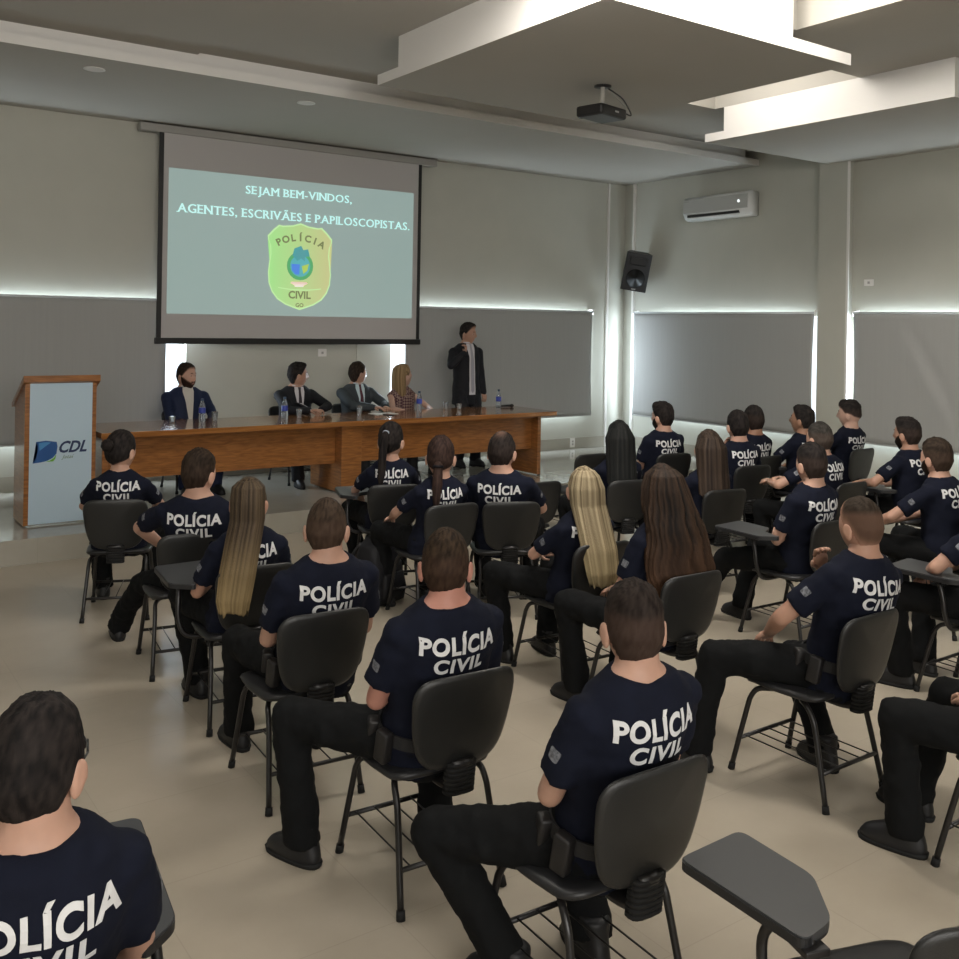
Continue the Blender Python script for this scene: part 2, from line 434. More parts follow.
def person(label, pos, face, top=1.25, head=0, pitch=0, lean=10, twist=0, roll=0, fem=False, skin='b', hair=None, hip=(0,-.06,.50),
           arms='lap', wr=None, wl=None, feet=None, outfit='uniform', letters=True, width=1.0, group=None, far=False, scale=1.0,
           detail=False, extras=(), beard=None, pole_l=None, pole_r=None, base=0.0, hs=1.0, patch=True, txt=1.0, elb=None, hand_curl=.5, knees=None, glasses=False):
    """pos: x,y on the floor; face: azimuth in degrees clockwise from +Y that the body faces; head: extra azimuth of the face"""
    PCOUNT[0] += 1; seed = PCOUNT[0]
    root = thing('person', label, 'person', (pos[0], pos[1], base), -R(face), group)
    vox = .013 if not far else .018
    k = 1.0; H = V(hip)
    T = Matrix.Translation(H) @ Matrix.Rotation(-R(twist), 4, 'Z') @ Matrix.Rotation(R(roll), 4, 'Y') @ Matrix.Rotation(R(lean), 4, 'X')
    tz = (top-H.z-.214*hs)/(.465*math.cos(R(lean)))
    def TP(x, y, z): return T @ V((x, y, z*tz))
    sec = [(0, y, z*tz, rx*width, ry) for z, rx, ry, y in (TORSO_W if fem else TORSO_M)]
    sw = (.156 if fem else .180)*width; sz = (.350 if fem else .366)
    NB = TP(0, 0, .465)
    HC = NB+V((0, .018, 0))+V((0,0,.085*hs))
    HM = Matrix.Translation(HC) @ Matrix.Rotation(-R(head), 4, 'Z') @ Matrix.Rotation(R(pitch), 4, 'X')
    SR, SL = TP(sw, -.012, sz), TP(-sw, -.012, sz)
    lu, lf = (.275, .245) if not fem else (.255, .225)
    # arms -------------------------------------------------
    wR, wL = V((.10, .16, .62)), V((-.10, .16, .62)); pr, pl = V((.8,-.7,-.6)), V((-.8,-.7,-.6))
    if arms == 'lap':   wR, wL = V((.10, .16, .62)), V((-.10, .16, .62)); pr, pl = V((.8,-.7,-.6)), V((-.8,-.7,-.6))
    elif arms == 'fold': wR, wL = V((.03, .085, .70)), V((-.015, .11, .675)); pr, pl = V((.7,-.3,-.6)), V((-.7,-.3,-.6))
    elif arms == 'knees': wR, wL = V((.17, .26, .62)), V((-.17, .26, .62)); pr, pl = V((.9,-.6,-.2)), V((-.9,-.6,-.2))
    elif arms == 'table': wR, wL = V((.09, .33, .78)), V((-.09, .33, .78)); pr, pl = V((1,-.3,-.5)), V((-1,-.3,-.5))
    elif arms == 'hang': wR, wL = V((.25, .06, H.z-.04)), V((-.25, .04, H.z-.04)); pr, pl = V((.5,-1,0)), V((-.5,-1,0))
    if wr is not None: wR = V(wr)
    if wl is not None: wL = V(wl)
    if pole_r: pr = V(pole_r)
    if pole_l: pl = V(pole_l)
    ER, wR = ik(SR, wR, lu, lf, pr); EL, wL = ik(SL, wL, lu, lf, pl)
    # legs -------------------------------------------------
    stand = H.z > .7
    HR, HL = T @ V((.092, .02, 0)), T @ V((-.092, .02, 0))
    if feet is None: feet = ((.15, .36), (-.15, .36))
    aR, aL = V((feet[0][0], feet[0][1], .10)), V((feet[1][0], feet[1][1], .10))
    ko = knees or (.25, .25)
    if stand: KR, aR = ik(HR, aR, .43, .41, (0,1,0)); KL, aL = ik(HL, aL, .43, .41, (0,1,0))
    else:
        KR, aR = ik(HR, aR, .44, .42, (ko[0], .5, 1)); KL, aL = ik(HL, aL, .44, .42, (-ko[1], .5, 1))
    # body: one continuous skin surface ---------------------
    bm = bmesh.new()
    fs = .88 if fem else 1
    loft(bm, [(cx, cy, z, rx*.88, ry*.86) for cx, cy, z, rx, ry in sec], T)
    capsule(bm, NB-V((0,0,.06)), HC+V((0,-.014,-.035)), .062*(.80 if fem else 1)*hs, .058*(.80 if fem else 1)*hs)
    ellipsoid(bm, HC, (.055, .065, .075))
    for S, E, W in ((SR, ER, wR), (SL, EL, wL)):
        capsule(bm, S, E, .046*fs, .038*fs); capsule(bm, E, lerp(E, W, .45), .0385*fs, .037*fs); capsule(bm, lerp(E, W, .4), W, .037*fs, .026*fs)
    for h, K, A in ((HR, KR, aR), (HL, KL, aL)):
        capsule(bm, h, K, .075, .052); capsule(bm, K, A, .052, .036)
    me = fuse(bm, vox, 3)
    bm = bmesh.new(); bm.from_mesh(me); bpy.data.meshes.remove(me)
    add_head(bm, HM, hs)
    for sd, E, W in ((1, ER, wR), (-1, EL, wL)):
        d = (W-E).normalized()
        if arms == 'fold': n = V((0,-1,.1)); d = (d*.35+V((-sd, -.1, .05))).normalized()
        elif arms in ('chin', 'stand', 'chinR') and ((sd < 0) == (arms == 'chin')): n = V((.25*-sd,-.75,.1)); d = (d*.4+V((-.15*sd,-.25,.8))).normalized(); 
        else: n = V((0,-.2,-1))
        n = (extras_n.get((seed, sd)) if (seed, sd) in extras_n else n)
        add_hand(bm, W-d*.008, d, n, sd, .95*(.9 if fem else 1), hand_curl)
    sk = SKIN[skin] if isinstance(skin, str) else skin
    smat = skin_mat(skin, sk)
    body = obj('body', bm, smat, root, True)
    # face ---------------------------------------------------
    if detail:
        for sd in (-1, 1):
            b = bmesh.new(); p = head_point(V((sd*.36, .92, .07)).normalized(), hs)
            ellipsoid(b, (0,0,0), (.0135, .007, .008), None, 12, 8)
            e = obj('eye', b, mat('eye_white', (.62,.58,.54), .25), root, True); e.data.transform(HM @ Matrix.Translation((p.x, p.y-.0055, p.z)))
            b = bmesh.new(); ellipsoid(b, (0,0,0), (.0062, .003, .0062), None, 10, 6)
            q = obj('iris', b, mat('iris', (.03,.018,.01), .15), e, True); q.data.transform(HM @ Matrix.Translation((p.x, p.y+.0008, p.z)))
            b = bmesh.new(); pts = []
            for t in (-.14, 0, .14):
                u = V((sd*(.36+t), .9, .27-.5*t*t)).normalized(); pts.append(HM @ head_point(u, hs, .001))
            tube(b, pts, [.0028,.0042,.0025], 6); obj('eyebrow', b, mat('brow', (.02,.013,.009), .8), root, True)
        b = bmesh.new(); pts = [HM @ head_point(V((x, .86, -.50-abs(x)*.05)).normalized(), hs, .0012) for x in (-.24,-.1,0,.1,.24)]
        tube(b, pts, [.002,.004,.0045,.004,.002], 6); obj('mouth', b, mat('lips', (.30,.11,.09), .5), root, True)
    if beard:
        b = bmesh.new(); cl = b.verts.layers.float_color.new('Col'); nu, nv = 60, 44; vs = []
        for u in head_grid(nu, nv):
            phi = math.degrees(math.acos(max(-1, min(1, u.y/max(1e-5, math.hypot(u.x, u.y))))))
            up = interp([(0,-.36),(18,-.34),(24,-.42),(45,-.30),(70,-.05),(85,.08)], phi)
            cov = (1-sstep(u.z, up-.05, up+.04))*sstep(u.z, -1.02, -.93)*(1-sstep(phi, 84, 92)) if phi < 92 else 0
            mo = math.exp(-(u.x/.2)**2-((u.z+.5)/.06)**2)*(u.y > 0)
            cov *= 1-mo
            v = b.verts.new(HM @ head_point(u, hs, lerp(-.006, .009+.004*noise.noise(u*18), cov))); vs.append(v)
            c = [lerp(sk[i], beard[i], cov) for i in range(3)]; v[cl] = (c[0], c[1], c[2], 1)
        grid_faces(b, vs, nu, nv); obj('beard', b, attr_mat('hair_mat', rough=.7, spec=.08), root, True)
    # hair ---------------------------------------------------
    hp = dict(dark=(.012,.009,.008), lite=(.04,.03,.024), skin=sk, seed=seed)
    hp.update(hair or {})
    b = bmesh.new(); cl = b.verts.layers.float_color.new('Col')
    if fem and 'line' not in hp: hp['line'] = WOM
    hair_cap(b, cl, HM, hs, hp)
    if 'secs' in hp:
        hair_long(b, cl, Matrix.Translation(HC) @ Matrix.Rotation(-R(head*hp.get('turn', .5)), 4, 'Z') @ Matrix.Rotation(R(hp.get('hlean', 0)), 4, 'X'), hs, hp)
    ho = obj('hair', b, attr_mat('hair_mat', rough=.7, spec=.08) if not hp.get('gloss') else attr_mat('long_hair', rough=.6, spec=.15, bump=.6, bs=(140,140,5)), root, True)
    if 'bun' in hp:
        b = bmesh.new(); cl = b.verts.layers.float_color.new('Col')
        r = bmesh.ops.create_uvsphere(b, u_segments=28, v_segments=20, radius=1)
        for v in b.verts:
            u = v.co.copy(); g = noise.noise(V((u.x*4, u.y*4, u.z*4)))+.6*math.sin(8*math.atan2(u.x, u.z)+6*u.y)*.5
            v.co = HM @ (V(hp['bun'])+V((u.x*.042, u.y*.034, u.z*.040))*(1+.10*g)); kk = max(0, min(1, .5+g*.6))
            v[cl] = tuple(lerp(hp['dark'][i], hp['lite'][i], kk) for i in range(3))+(1,)
        obj('hair_bun', b, attr_mat('hair_mat', rough=.7, spec=.08), ho, True)
    if 'tail' in hp:
        b = bmesh.new(); cl = b.verts.layers.float_color.new('Col')
        pts = smooth_path([HM @ V(q[:3]) for q in hp['tail']], 8)
        n0 = len(hp['tail']); rr = [interp([(i, q[3]) for i, q in enumerate(hp['tail'])], j/8) for j in range(len(pts))]
        tube(b, pts, rr, 24)
        for v in b.verts:
            g = noise.noise(V((v.co.x*90, v.co.y*90, v.co.z*6))); v.co.x += g*.004; v.co.y += g*.004; kk = max(0, min(1, .5+g))
            v[cl] = tuple(lerp(hp['dark'][i], hp['lite'][i], kk) for i in range(3))+(1,)
        obj('ponytail', b, attr_mat('hair_mat', rough=.7, spec=.08), ho, True)
        b = bmesh.new(); q0, q1 = HM @ V(hp['tail'][1][:3]), HM @ V(hp['tail'][2][:3]); d = (q1-q0).normalized()
        tube(b, [q0-d*.008, q0+d*.008], hp['tail'][1][3]+.005, 16); obj('hair_tie', b, mat('tie_band_%d' % (1 if 'band' in hp else 0), hp.get('band', (.01,.01,.012)), .7, .1), ho, True)
    # clothes -------------------------------------------------
    uni = outfit == 'uniform'
    bm = bmesh.new()
    loft(bm, [(cx, cy, z, rx*1.05, ry*1.08) for cx, cy, z, rx, ry in sec[:-1]]+[(0, -.002, sec[-2][2]+.006, sec[-2][3]*.92, sec[-2][4]*.92)], T, 24)
    if uni:
        for S, E in ((SR, ER), (SL, EL)):
            e = lerp(S, E, .74); d = (E-S).normalized()
            tube(bm, [S-d*.02, lerp(S, e, .2), lerp(S, e, .6), e], [.040*fs, .056*fs, .060*fs, .061*fs], 16)
            ellipsoid(bm, S, (.056*fs, .062*fs, .054*fs))
        gname, gm = 'shirt', mat('navy_cotton', (.0062,.0078,.0165), .9, .15, var=.12, scale=18, bump=.25, bscale=900)
    elif outfit == 'dress':
        ellipsoid(bm, SR, (.045,.05,.04)); ellipsoid(bm, SL, (.045,.05,.04))
        gname, gm = 'blouse', pattern_mat()
    else:
        for S, E, W in ((SR, ER, wR), (SL, EL, wL)):
            w2 = lerp(E, W, .93)
            capsule(bm, S, E, .066, .052); capsule(bm, E, w2, .052, .040)
            ellipsoid(bm, S, (.070,.072,.064))
        if stand: loft(bm, [(0,-.005,-.16*1,.19,.135),(0,0,-.06,.185,.13),(0,0,.06,.175,.128)], T, 24)
        gname = 'jacket'
        gm = {'suit_blue': mat('suit_blue', (.007,.013,.042), .7, .3), 'suit_black': mat('suit_black', (.007,.007,.010), .75, .3),
              'suit_grey': mat('suit_grey', (.035,.042,.047), .75, .3)}[outfit]
    gme = fuse(bm, vox if uni else vox*1.0, 3)
    wrinkle(gme, .0065 if uni else .004, (9, 9, 14), seed)
    if uni: wrinkle(gme, .0032, (22, 22, 30), seed+50)
    # hem and cuffs read as edges: keep the garment as fused
    go = link(gname, gme, gm, root)
    bvh = BVHTree.FromPolygons([v.co.copy() for v in gme.vertices], [tuple(p.vertices) for p in gme.polygons])
    if uni and letters:
        wht = mat('print_white', (.62,.62,.62), .7, .2)
        lw = .145*txt*(.88 if fem else 1)*min(1.05, width)
        zc = .350*tz
        for body_t, (a, b2), (c, d) in (('POLÍCIA', (-lw, lw), (zc-.018, zc+.056)), ('CIVIL', (-lw*.66, lw*.66), (zc-.084, zc-.030))):
            tb = text_bm(body_t, 1, .036, space=1.10 if body_t[0] == 'P' else 1.16, res=3 if far else 6)
            # the accent stands above cap height
            fit_bm(tb, a, b2, c, d); grid_cut(tb, .02 if not far else .03)
            drape(tb, bvh, T, -1, .0022, .0012)
            if len(tb.faces): obj('shirt_lettering', tb, wht, go, False, 'white lettering %s' % body_t)
            else: tb.free()
    if uni and patch:
        for sd, S, E in ((-1, SL, EL), (1, SR, ER)):
            c = lerp(S, E, .42); out = (T.to_3x3() @ V((sd, -.15, 0))).normalized()
            up = (S-E).normalized(); rt = up.cross(out).normalized(); out = rt.cross(up).normalized()
            tb = rect_bm(round_poly([(-.017,-.018),(.017,-.018),(.019,.016),(-.019,.016)], .006)); grid_cut(tb, .012)
            PM = Matrix(((rt.x, -out.x, up.x, c.x), (rt.y, -out.y, up.y, c.y), (rt.z, -out.z, up.z, c.z), (0,0,0,1)))
            for v in tb.verts: v.co = V((v.co.x, v.co.y, 0))
            drape(tb, bvh, PM, -1, .002, .001)
            if len(tb.faces): obj('sleeve_patch', tb, mat('patch_grey', (.12,.125,.14), .7, var=.8, scale=90), go, False, 'pale embroidered sleeve patch')
            else: tb.free()
    if gname == 'jacket':
        top_z = sec[-2][2]
        sh = rect_bm([(-.052, top_z+.0), (-.058, top_z-.05), (-.040, top_z-.16), (-.012 if not stand else -.045, .10*tz if not stand else -.03), (.012 if not stand else .045, .10*tz if not stand else -.03), (.040, top_z-.16), (.058, top_z-.05), (.052, top_z+.0)])
        grid_cut(sh, .025); drape(sh, bvh, T, 1, .003, .002)
        shc = {'suit_blue': (.50,.47,.42), 'suit_black': (.52,.50,.52), 'suit_grey': (.42,.52,.55)}[outfit]
        obj('dress_shirt', sh, mat('cloth_'+outfit, shc, .8), root, False)
        ct = bmesh.new()
        tube(ct, [T @ V((.062*math.cos(a), .0+.058*math.sin(a), top_z+.012)) for a in [i*math.pi/10 for i in range(21)]], .011, 8)
        obj('collar', ct, mat('cloth_'+outfit, shc, .8), root, True)
        if not (outfit == 'suit_blue'):
            tcol = {'suit_black': (.02,.012,.018), 'suit_grey': (.07,.012,.022)}[outfit]
            if stand: tcol = (.30,.29,.32)
            tie = rect_bm([(-.016, top_z-.002), (-.012, top_z-.035), (-.022, top_z-.2), (-.024, .06 if not stand else .02), (0, .03 if not stand else -.01), (.024, .06 if not stand else .02), (.022, top_z-.2), (.012, top_z-.035), (.016, top_z-.002)])
            grid_cut(tie, .02); drape(tie, bvh, T, 1, .007, .003)
            obj('tie', tie, mat('tie_%s_%d' % (outfit, stand), tcol, .5), root, False)
        for sd in (-1, 1):
            lp = rect_bm([(sd*x, z) for x, z in [(.060, top_z+.004), (.102, top_z-.035), (.098, top_z-.10), (.082, top_z-.115), (.016 if not stand else .05, .09*tz), (.010 if not stand else .046, .10*tz), (.042, top_z-.16), (.060, top_z-.05)]])
            grid_cut(lp, .025); drape(lp, bvh, T, 1, .005, .004); obj('lapel', lp, gm, go, False)
    # trousers
    bm = bmesh.new()
    loft(bm, [(0, 0, -.10, .172*width, .125), (0, 0, 0, .182*width, .132), (0, 0, .055, .176*width, .126)], T, 20)
    for h, K, A, sd in ((HR, KR, aR, 1), (HL, KL, aL, -1)):
        a2 = lerp(K, A, 1.0)-V((0,0,.035))
        capsule(bm, h, K, .098 if not fem else .094, .071); capsule(bm, K, lerp(K, A, .4), .071, .066)
        tube(bm, [lerp(K, A, .3), lerp(K, A, .75), a2], [.066, .066, .069], 16)
        if uni:
            ellipsoid(bm, lerp(h, K, .62)+V((sd*.052, 0, -.01)), (.03, .085, .055))
    tme = fuse(bm, vox*1.05, 3); wrinkle(tme, .008, (13, 13, 13), seed+9); wrinkle(tme, .004, (30,30,30), seed+19)
    link('trousers', tme, mat('black_canvas', (.0050,.0054,.0058), .85, .15, bump=.3, bscale=700) if uni else gm if gname == 'jacket' else mat('dark_skirt', (.01,.01,.012), .7), root)
    for K, A, sd in ((KR, aR, 1), (KL, aL, -1)):
        f = V((A.x-H.x, A.y-H.y, 0)); yaw = math.atan2(-(A.x), max(.25, A.y))*.45 if not stand else -sd*.12
        FM = Matrix.Translation((A.x, A.y, 0)) @ Matrix.Rotation(yaw, 4, 'Z')
        bm = bmesh.new()
        rings(bm, [[FM @ V((rx*math.copysign(abs(math.cos(a))**.75, math.cos(a)), cy+ry*math.copysign(abs(math.sin(a))**.85, math.sin(a)), z)) for a in [2*math.pi*i/20 for i in range(20)]] for k, (z, cy, rx, ry) in enumerate(((.004,.045,.041,.122),(.03,.045,.047,.127),(.060,.036,.044,.112),(.085,.012,.042,.078),(.105,-.004,.044,.056),(.150,-.006,.050,.054)))])
        bo = fuse(bm, .011, 2); bot = link('boot' if uni else 'shoe', bo, mat('black_leather', (.008,.008,.009), .5, .45), root)
        bm = bmesh.new(); rings(bm, [[FM @ V((rx*math.copysign(abs(math.cos(a))**.7, math.cos(a)), .045+ry*math.copysign(abs(math.sin(a))**.8, math.sin(a)), z)) for a in [2*math.pi*i/20 for i in range(20)]] for z, rx, ry in ((0,.041,.126),(.018,.046,.131))])
        obj('sole', bm, mat('rubber', (.006,.006,.006), .8), bot, True)
    # belt, pouches
    if 'belt' in extras:
        bm = bmesh.new(); n = 40; rs = []
        for i in range(n):
            a = 2*math.pi*i/n; c, s2 = math.cos(a), math.sin(a)
            ro = [(.186*width*c+.004*c, .138*s2+.004*s2, .075), (.192*width*c+.006*c, .144*s2+.004*s2, .075), (.192*width*c+.006*c, .144*s2+.004*s2, .03), (.186*width*c+.004*c, .138*s2+.004*s2, .03)]
            rs.append([T @ V(q) for q in ro])
        vv = [[bm.verts.new(p) for p in r] for r in rs]
        for i in range(n):
            a, b = vv[i], vv[(i+1)%n]
            for q in range(4): bm.faces.new((a[q], a[(q+1)%4], b[(q+1)%4], b[q]))
        bl = obj('belt', bm, mat('webbing', (.012,.012,.013), .7), root, False)
        for ang, sz_ in ((160, (.05,.09)), (195, (.055,.11)), (20, (.05,.12))):
            a = R(ang); c, s2 = math.cos(a), math.sin(a)
            PM = T @ Matrix.Translation((.21*width*c, .16*s2, .03)) @ Matrix.Rotation(a, 4, 'Z')
            bm = bmesh.new(); vs = box(bm, -.02, .02, -sz_[0]/2, sz_[0]/2, -sz_[1]/2, sz_[1]/2, .008)
            bmesh.ops.transform(bm, matrix=PM, verts=bm.verts); obj('pouch', bm, mat('holster', (.012,.011,.011), .45), bl, True)
    if 'watch' in extras or 'watchR' in extras:
        E, W = (ER, wR) if 'watchR' in extras else (EL, wL); d = (W-E).normalized(); q = lerp(E, W, .9)
        bm = bmesh.new(); tube(bm, [q-d*.011, q+d*.011], .032, 16); obj('wristwatch', bm, mat('watch_black', (.01,.01,.01), .3), root, True)
    if glasses:
        bm = bmesh.new()
        for sd in (-1, 1):
            c = V((sd*.033, .100, .010)); tube(bm, [HM @ (c+V((.024*math.cos(a), -.012*abs(math.cos(a))*(sd*math.cos(a) > 0), .018*math.sin(a)))) for a in [i*math.pi/8 for i in range(17)]], .0022, 6)
            tube(bm, [HM @ V((sd*.057, .095, .014)), HM @ V((sd*.080, .04, .014)), HM @ V((sd*.083, -.01, .006))], .0026, 6)
        tube(bm, [HM @ V((-.01, .106, .013)), HM @ V((.01, .106, .013))], .002, 6)
        obj('eyeglasses', bm, mat('glasses_black', (.01,.01,.01), .3), root, True)
    return root
extras_n = {}
def skin_mat(key, col):
    name = 'skin_%s' % (key if isinstance(key, str) else 'x')
    if name in MATS: return MATS[name]
    m = mat(name, col, .5, .35, var=.08, scale=14)
    b = m.node_tree.nodes['Principled BSDF']
    b.inputs['Subsurface Weight'].default_value = .08; b.inputs['Subsurface Radius'].default_value = (.02,.008,.005); b.inputs['Subsurface Scale'].default_value = .5
    return m
def pattern_mat():
    if 'lattice' in MATS: return MATS['lattice']
    m, n, l, b = new_mat('lattice_print')
    tc = n.new('ShaderNodeTexCoord'); mp = n.new('ShaderNodeMapping'); mp.inputs['Rotation'].default_value = (0, R(45), 0)
    ch = n.new('ShaderNodeTexChecker'); ch.inputs['Scale'].default_value = 42
    ch.inputs['Color1'].default_value = (.055,.012,.022,1); ch.inputs['Color2'].default_value = (.22,.15,.12,1)
    l.new(tc.outputs['Object'], mp.inputs['Vector']); l.new(mp.outputs['Vector'], ch.inputs['Vector']); l.new(ch.outputs['Color'], b.inputs['Base Color'])
    b.inputs['Roughness'].default_value = .8
    MATS['lattice'] = m
    return m
# ------------------------------------------------------------------ camera
F_PX, PX, PY, AZ, ROLL, CAM_H = 983., 479.5, 324., R(35.27), .01725, 1.95
cam = bpy.data.objects.new('camera', bpy.data.cameras.new('camera')); COL.objects.link(cam)
fwd = V((math.sin(AZ), math.cos(AZ), 0)); rt = V((math.cos(AZ), -math.sin(AZ), 0)); up = V((0,0,1))
cx = rt*math.cos(ROLL)+up*math.sin(ROLL); cy = up*math.cos(ROLL)-rt*math.sin(ROLL); cz = -fwd
cam.matrix_world = Matrix(((cx.x, cy.x, cz.x, 0), (cx.y, cy.y, cz.y, 0), (cx.z, cy.z, cz.z, CAM_H), (0,0,0,1)))
cam.data.sensor_width = 36; cam.data.lens = 36*F_PX/959; cam.data.shift_y = -(479.5-PY)/959
cam.data.clip_start = .05
scene.camera = cam

# ------------------------------------------------------------------ room
M_WALL = mat('wall_paint', (.45,.445,.39), .85, .25, var=.02, scale=3)
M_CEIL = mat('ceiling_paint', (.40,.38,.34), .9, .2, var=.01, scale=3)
M_WHITE = mat('white_paint', (.70,.68,.65), .6, .3)
M_BASE = mat('stone_base', (.33,.31,.26), .35, .5, var=.05, scale=6)
M_BLACKM = mat('black_steel', (.012,.012,.012), .35, .5)
M_BLACKP = mat('black_plastic', (.013,.013,.014), .42, .45, bump=.15, bscale=500)
FLOOR = tile_mat('porcelain_floor', (.42,.37,.295), .30, .5, .62, .86, (.2,.35))
STG = tile_mat('polished_floor', (.33,.31,.265), .07, .6, .62, .88, (.2,.25))
X0, Y0 = -4.0, -4.5
b = bmesh.new(); box(b, X0, WALL_X+.4, Y0, 8.35, -.1, 0); struct('floor', b, FLOOR)
b = bmesh.new(); box(b, X0, WALL_X+.2, 8.34, WALL_Y, -.05, STAGE, 0); struct('floor_platform', b, STG)
# front wall with two window openings
ZW0, ZW1 = .72, 2.12
def wall_x(bm, x0, x1, y, holes, z0=0, z1=4.75, t=.25):
    xs = x0
    for a, c in holes:
        box(bm, xs, a, y, y+t, z0, z1); box(bm, a, c, y, y+t, z0, ZW0); box(bm, a, c, y, y+t, ZW1, z1); xs = c
    box(bm, xs, x1, y, y+t, z0, z1)
b = bmesh.new(); wall_x(b, X0, WALL_X+.4, WALL_Y, [(-2.6, 3.60), (6.18, 9.49)]); struct('wall_front', b, M_WALL)
b = bmesh.new()
def wall_y(bm, y0, y1, x, holes, z1=4.75, t=.25):
    ys = y0
    for a, c in holes:
        box(bm, x, x+t, ys, a, 0, z1); box(bm, x, x+t, a, c, 0, ZW0); box(bm, x, x+t, a, c, ZW1, z1); ys = c
    box(bm, x, x+t, ys, y1, 0, z1)
wall_y(b, Y0, WALL_Y, WALL_X+.06, [(3.2, 6.76), (7.25, 10.35)]); struct('wall_right', b, M_WALL)
b = bmesh.new(); box(b, X0-.2, X0, Y0, WALL_Y+.2, 0, 4.75); struct('wall_left', b, M_WALL)
b = bmesh.new(); box(b, X0-.2, WALL_X+.4, Y0-.2, Y0, 0, 4.75); struct('wall_back', b, M_WALL)
# pilasters
b = bmesh.new(); box(b, WALL_X-.06, WALL_X+.08, 6.84, 7.22, 0, 4.6); struct('trim_1', b, M_WALL)
b = bmesh.new(); box(b, 9.78, 9.81, WALL_Y-.03, WALL_Y+.01, STAGE, 4.1); struct('trim_2', b, M_WHITE)
b = bmesh.new(); box(b, WALL_X+.02, WALL_X+.08, 10.42, 10.45, STAGE, 4.1); struct('trim_3', b, M_WHITE)
b = bmesh.new(); box(b, WALL_X-.065, WALL_X-.05, 6.81, 6.84, 0, 4.6); struct('trim_lit_edge', b, M_WHITE)  # white strip: light on the pilaster's edge put into the colour
b = bmesh.new(); box(b, 5.70, 5.72, WALL_Y-.012, WALL_Y+.01, STAGE, 1.9); struct('trim_5', b, M_WALL)
# baseboards
b = bmesh.new(); box(b, X0, WALL_X, WALL_Y-.015, WALL_Y+.01, STAGE, STAGE+.155); struct('baseboard_front', b, M_BASE)
b = bmesh.new(); box(b, WALL_X+.045, WALL_X+.07, 8.35, WALL_Y, STAGE, STAGE+.155); box(b, WALL_X+.045, WALL_X+.07, Y0, 6.9, 0, .155); box(b, WALL_X+.045, WALL_X+.07, 7.3, 8.34, 0, .155); struct('baseboard_right', b, M_BASE)
# ceiling: sheets with two light openings, floating slabs, front soffit
CZ, CT = 4.235, 4.70
b = bmesh.new()
for x0, x1, y0, y1, z in ((X0, 2.86, Y0, 8.4, CZ-.018), (2.86, 3.3, Y0, 8.4, CZ), (3.3, 3.97, 6.98, 8.4, CZ), (3.97, WALL_X+.2, 6.98, 8.4, CZ), (6.27, WALL_X+.2, Y0, 5.29, CZ), (3.3, 6.27, Y0, 2.6, CZ), (3.3, 6.27, 4.75, 6.98, CZ), (7.9, WALL_X+.2, 5.29, 6.98, CZ)):
    box(b, x0, x1, y0, y1, z, CT)
box(b, X0, WALL_X+.4, Y0, WALL_Y+.2, CT, CT+.1)
struct('ceiling', b, M_CEIL)
def fascia(o):  # vertical faces paler than undersides: side light put into the colour
    o.data.materials.append(mat('fascia_lit', (.66,.64,.61), .8, .25))
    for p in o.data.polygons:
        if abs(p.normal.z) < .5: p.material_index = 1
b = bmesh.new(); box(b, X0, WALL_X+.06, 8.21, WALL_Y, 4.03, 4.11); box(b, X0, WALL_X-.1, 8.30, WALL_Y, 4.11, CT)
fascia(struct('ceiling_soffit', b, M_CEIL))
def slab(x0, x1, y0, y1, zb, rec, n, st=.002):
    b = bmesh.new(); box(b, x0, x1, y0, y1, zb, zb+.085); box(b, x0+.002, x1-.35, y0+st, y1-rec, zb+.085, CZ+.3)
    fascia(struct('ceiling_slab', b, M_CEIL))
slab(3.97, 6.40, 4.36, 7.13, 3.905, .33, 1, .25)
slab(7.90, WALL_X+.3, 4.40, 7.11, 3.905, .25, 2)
# windows: frame + pane
M_FRAME = mat('aluminium', (.55,.56,.57), .35, .5)
def glass_mat():
    m, n, l, bb = new_mat('frosted_glass'); bb.inputs['Base Color'].default_value = (.95,.98,1,1); bb.inputs['Roughness'].default_value = .35
    bb.inputs['Transmission Weight'].default_value = 1; bb.inputs['IOR'].default_value = 1.1
    return m
GL = glass_mat()
def window(n, axis, a, c):
    r = bpy.data.objects.new('window_%d' % n, None); COL.objects.link(r); r['kind'] = 'structure'
    b = bmesh.new(); g = bmesh.new()
    def bx(bm, s0, s1, d0, d1, z0, z1):
        if axis == 'x': box(bm, s0, s1, WALL_Y+d0, WALL_Y+d1, z0, z1)
        else: box(bm, WALL_X+.06+d0, WALL_X+.06+d1, s0, s1, z0, z1)
    k = max(1, round((c-a)/1.1))
    bx(b, a, c, .10, .16, ZW0, ZW0+.04); bx(b, a, c, .10, .16, ZW1-.04, ZW1)
    for i in range(k+1):
        s = a+(c-a)*i/k; s = min(max(s, a+.02), c-.02); bx(b, s-.02, s+.02, .10, .16, ZW0, ZW1)
    bx(g, a, c, .125, .130, ZW0+.03, ZW1-.03)
    o = obj('window_frame', b, M_FRAME, r); p = obj('window_pane', g, GL, r)
window(1, 'x', -2.6, 3.60); window(2, 'x', 6.18, 9.49); window(3, 'y', 7.25, 10.35); window(4, 'y', 3.2, 6.76)

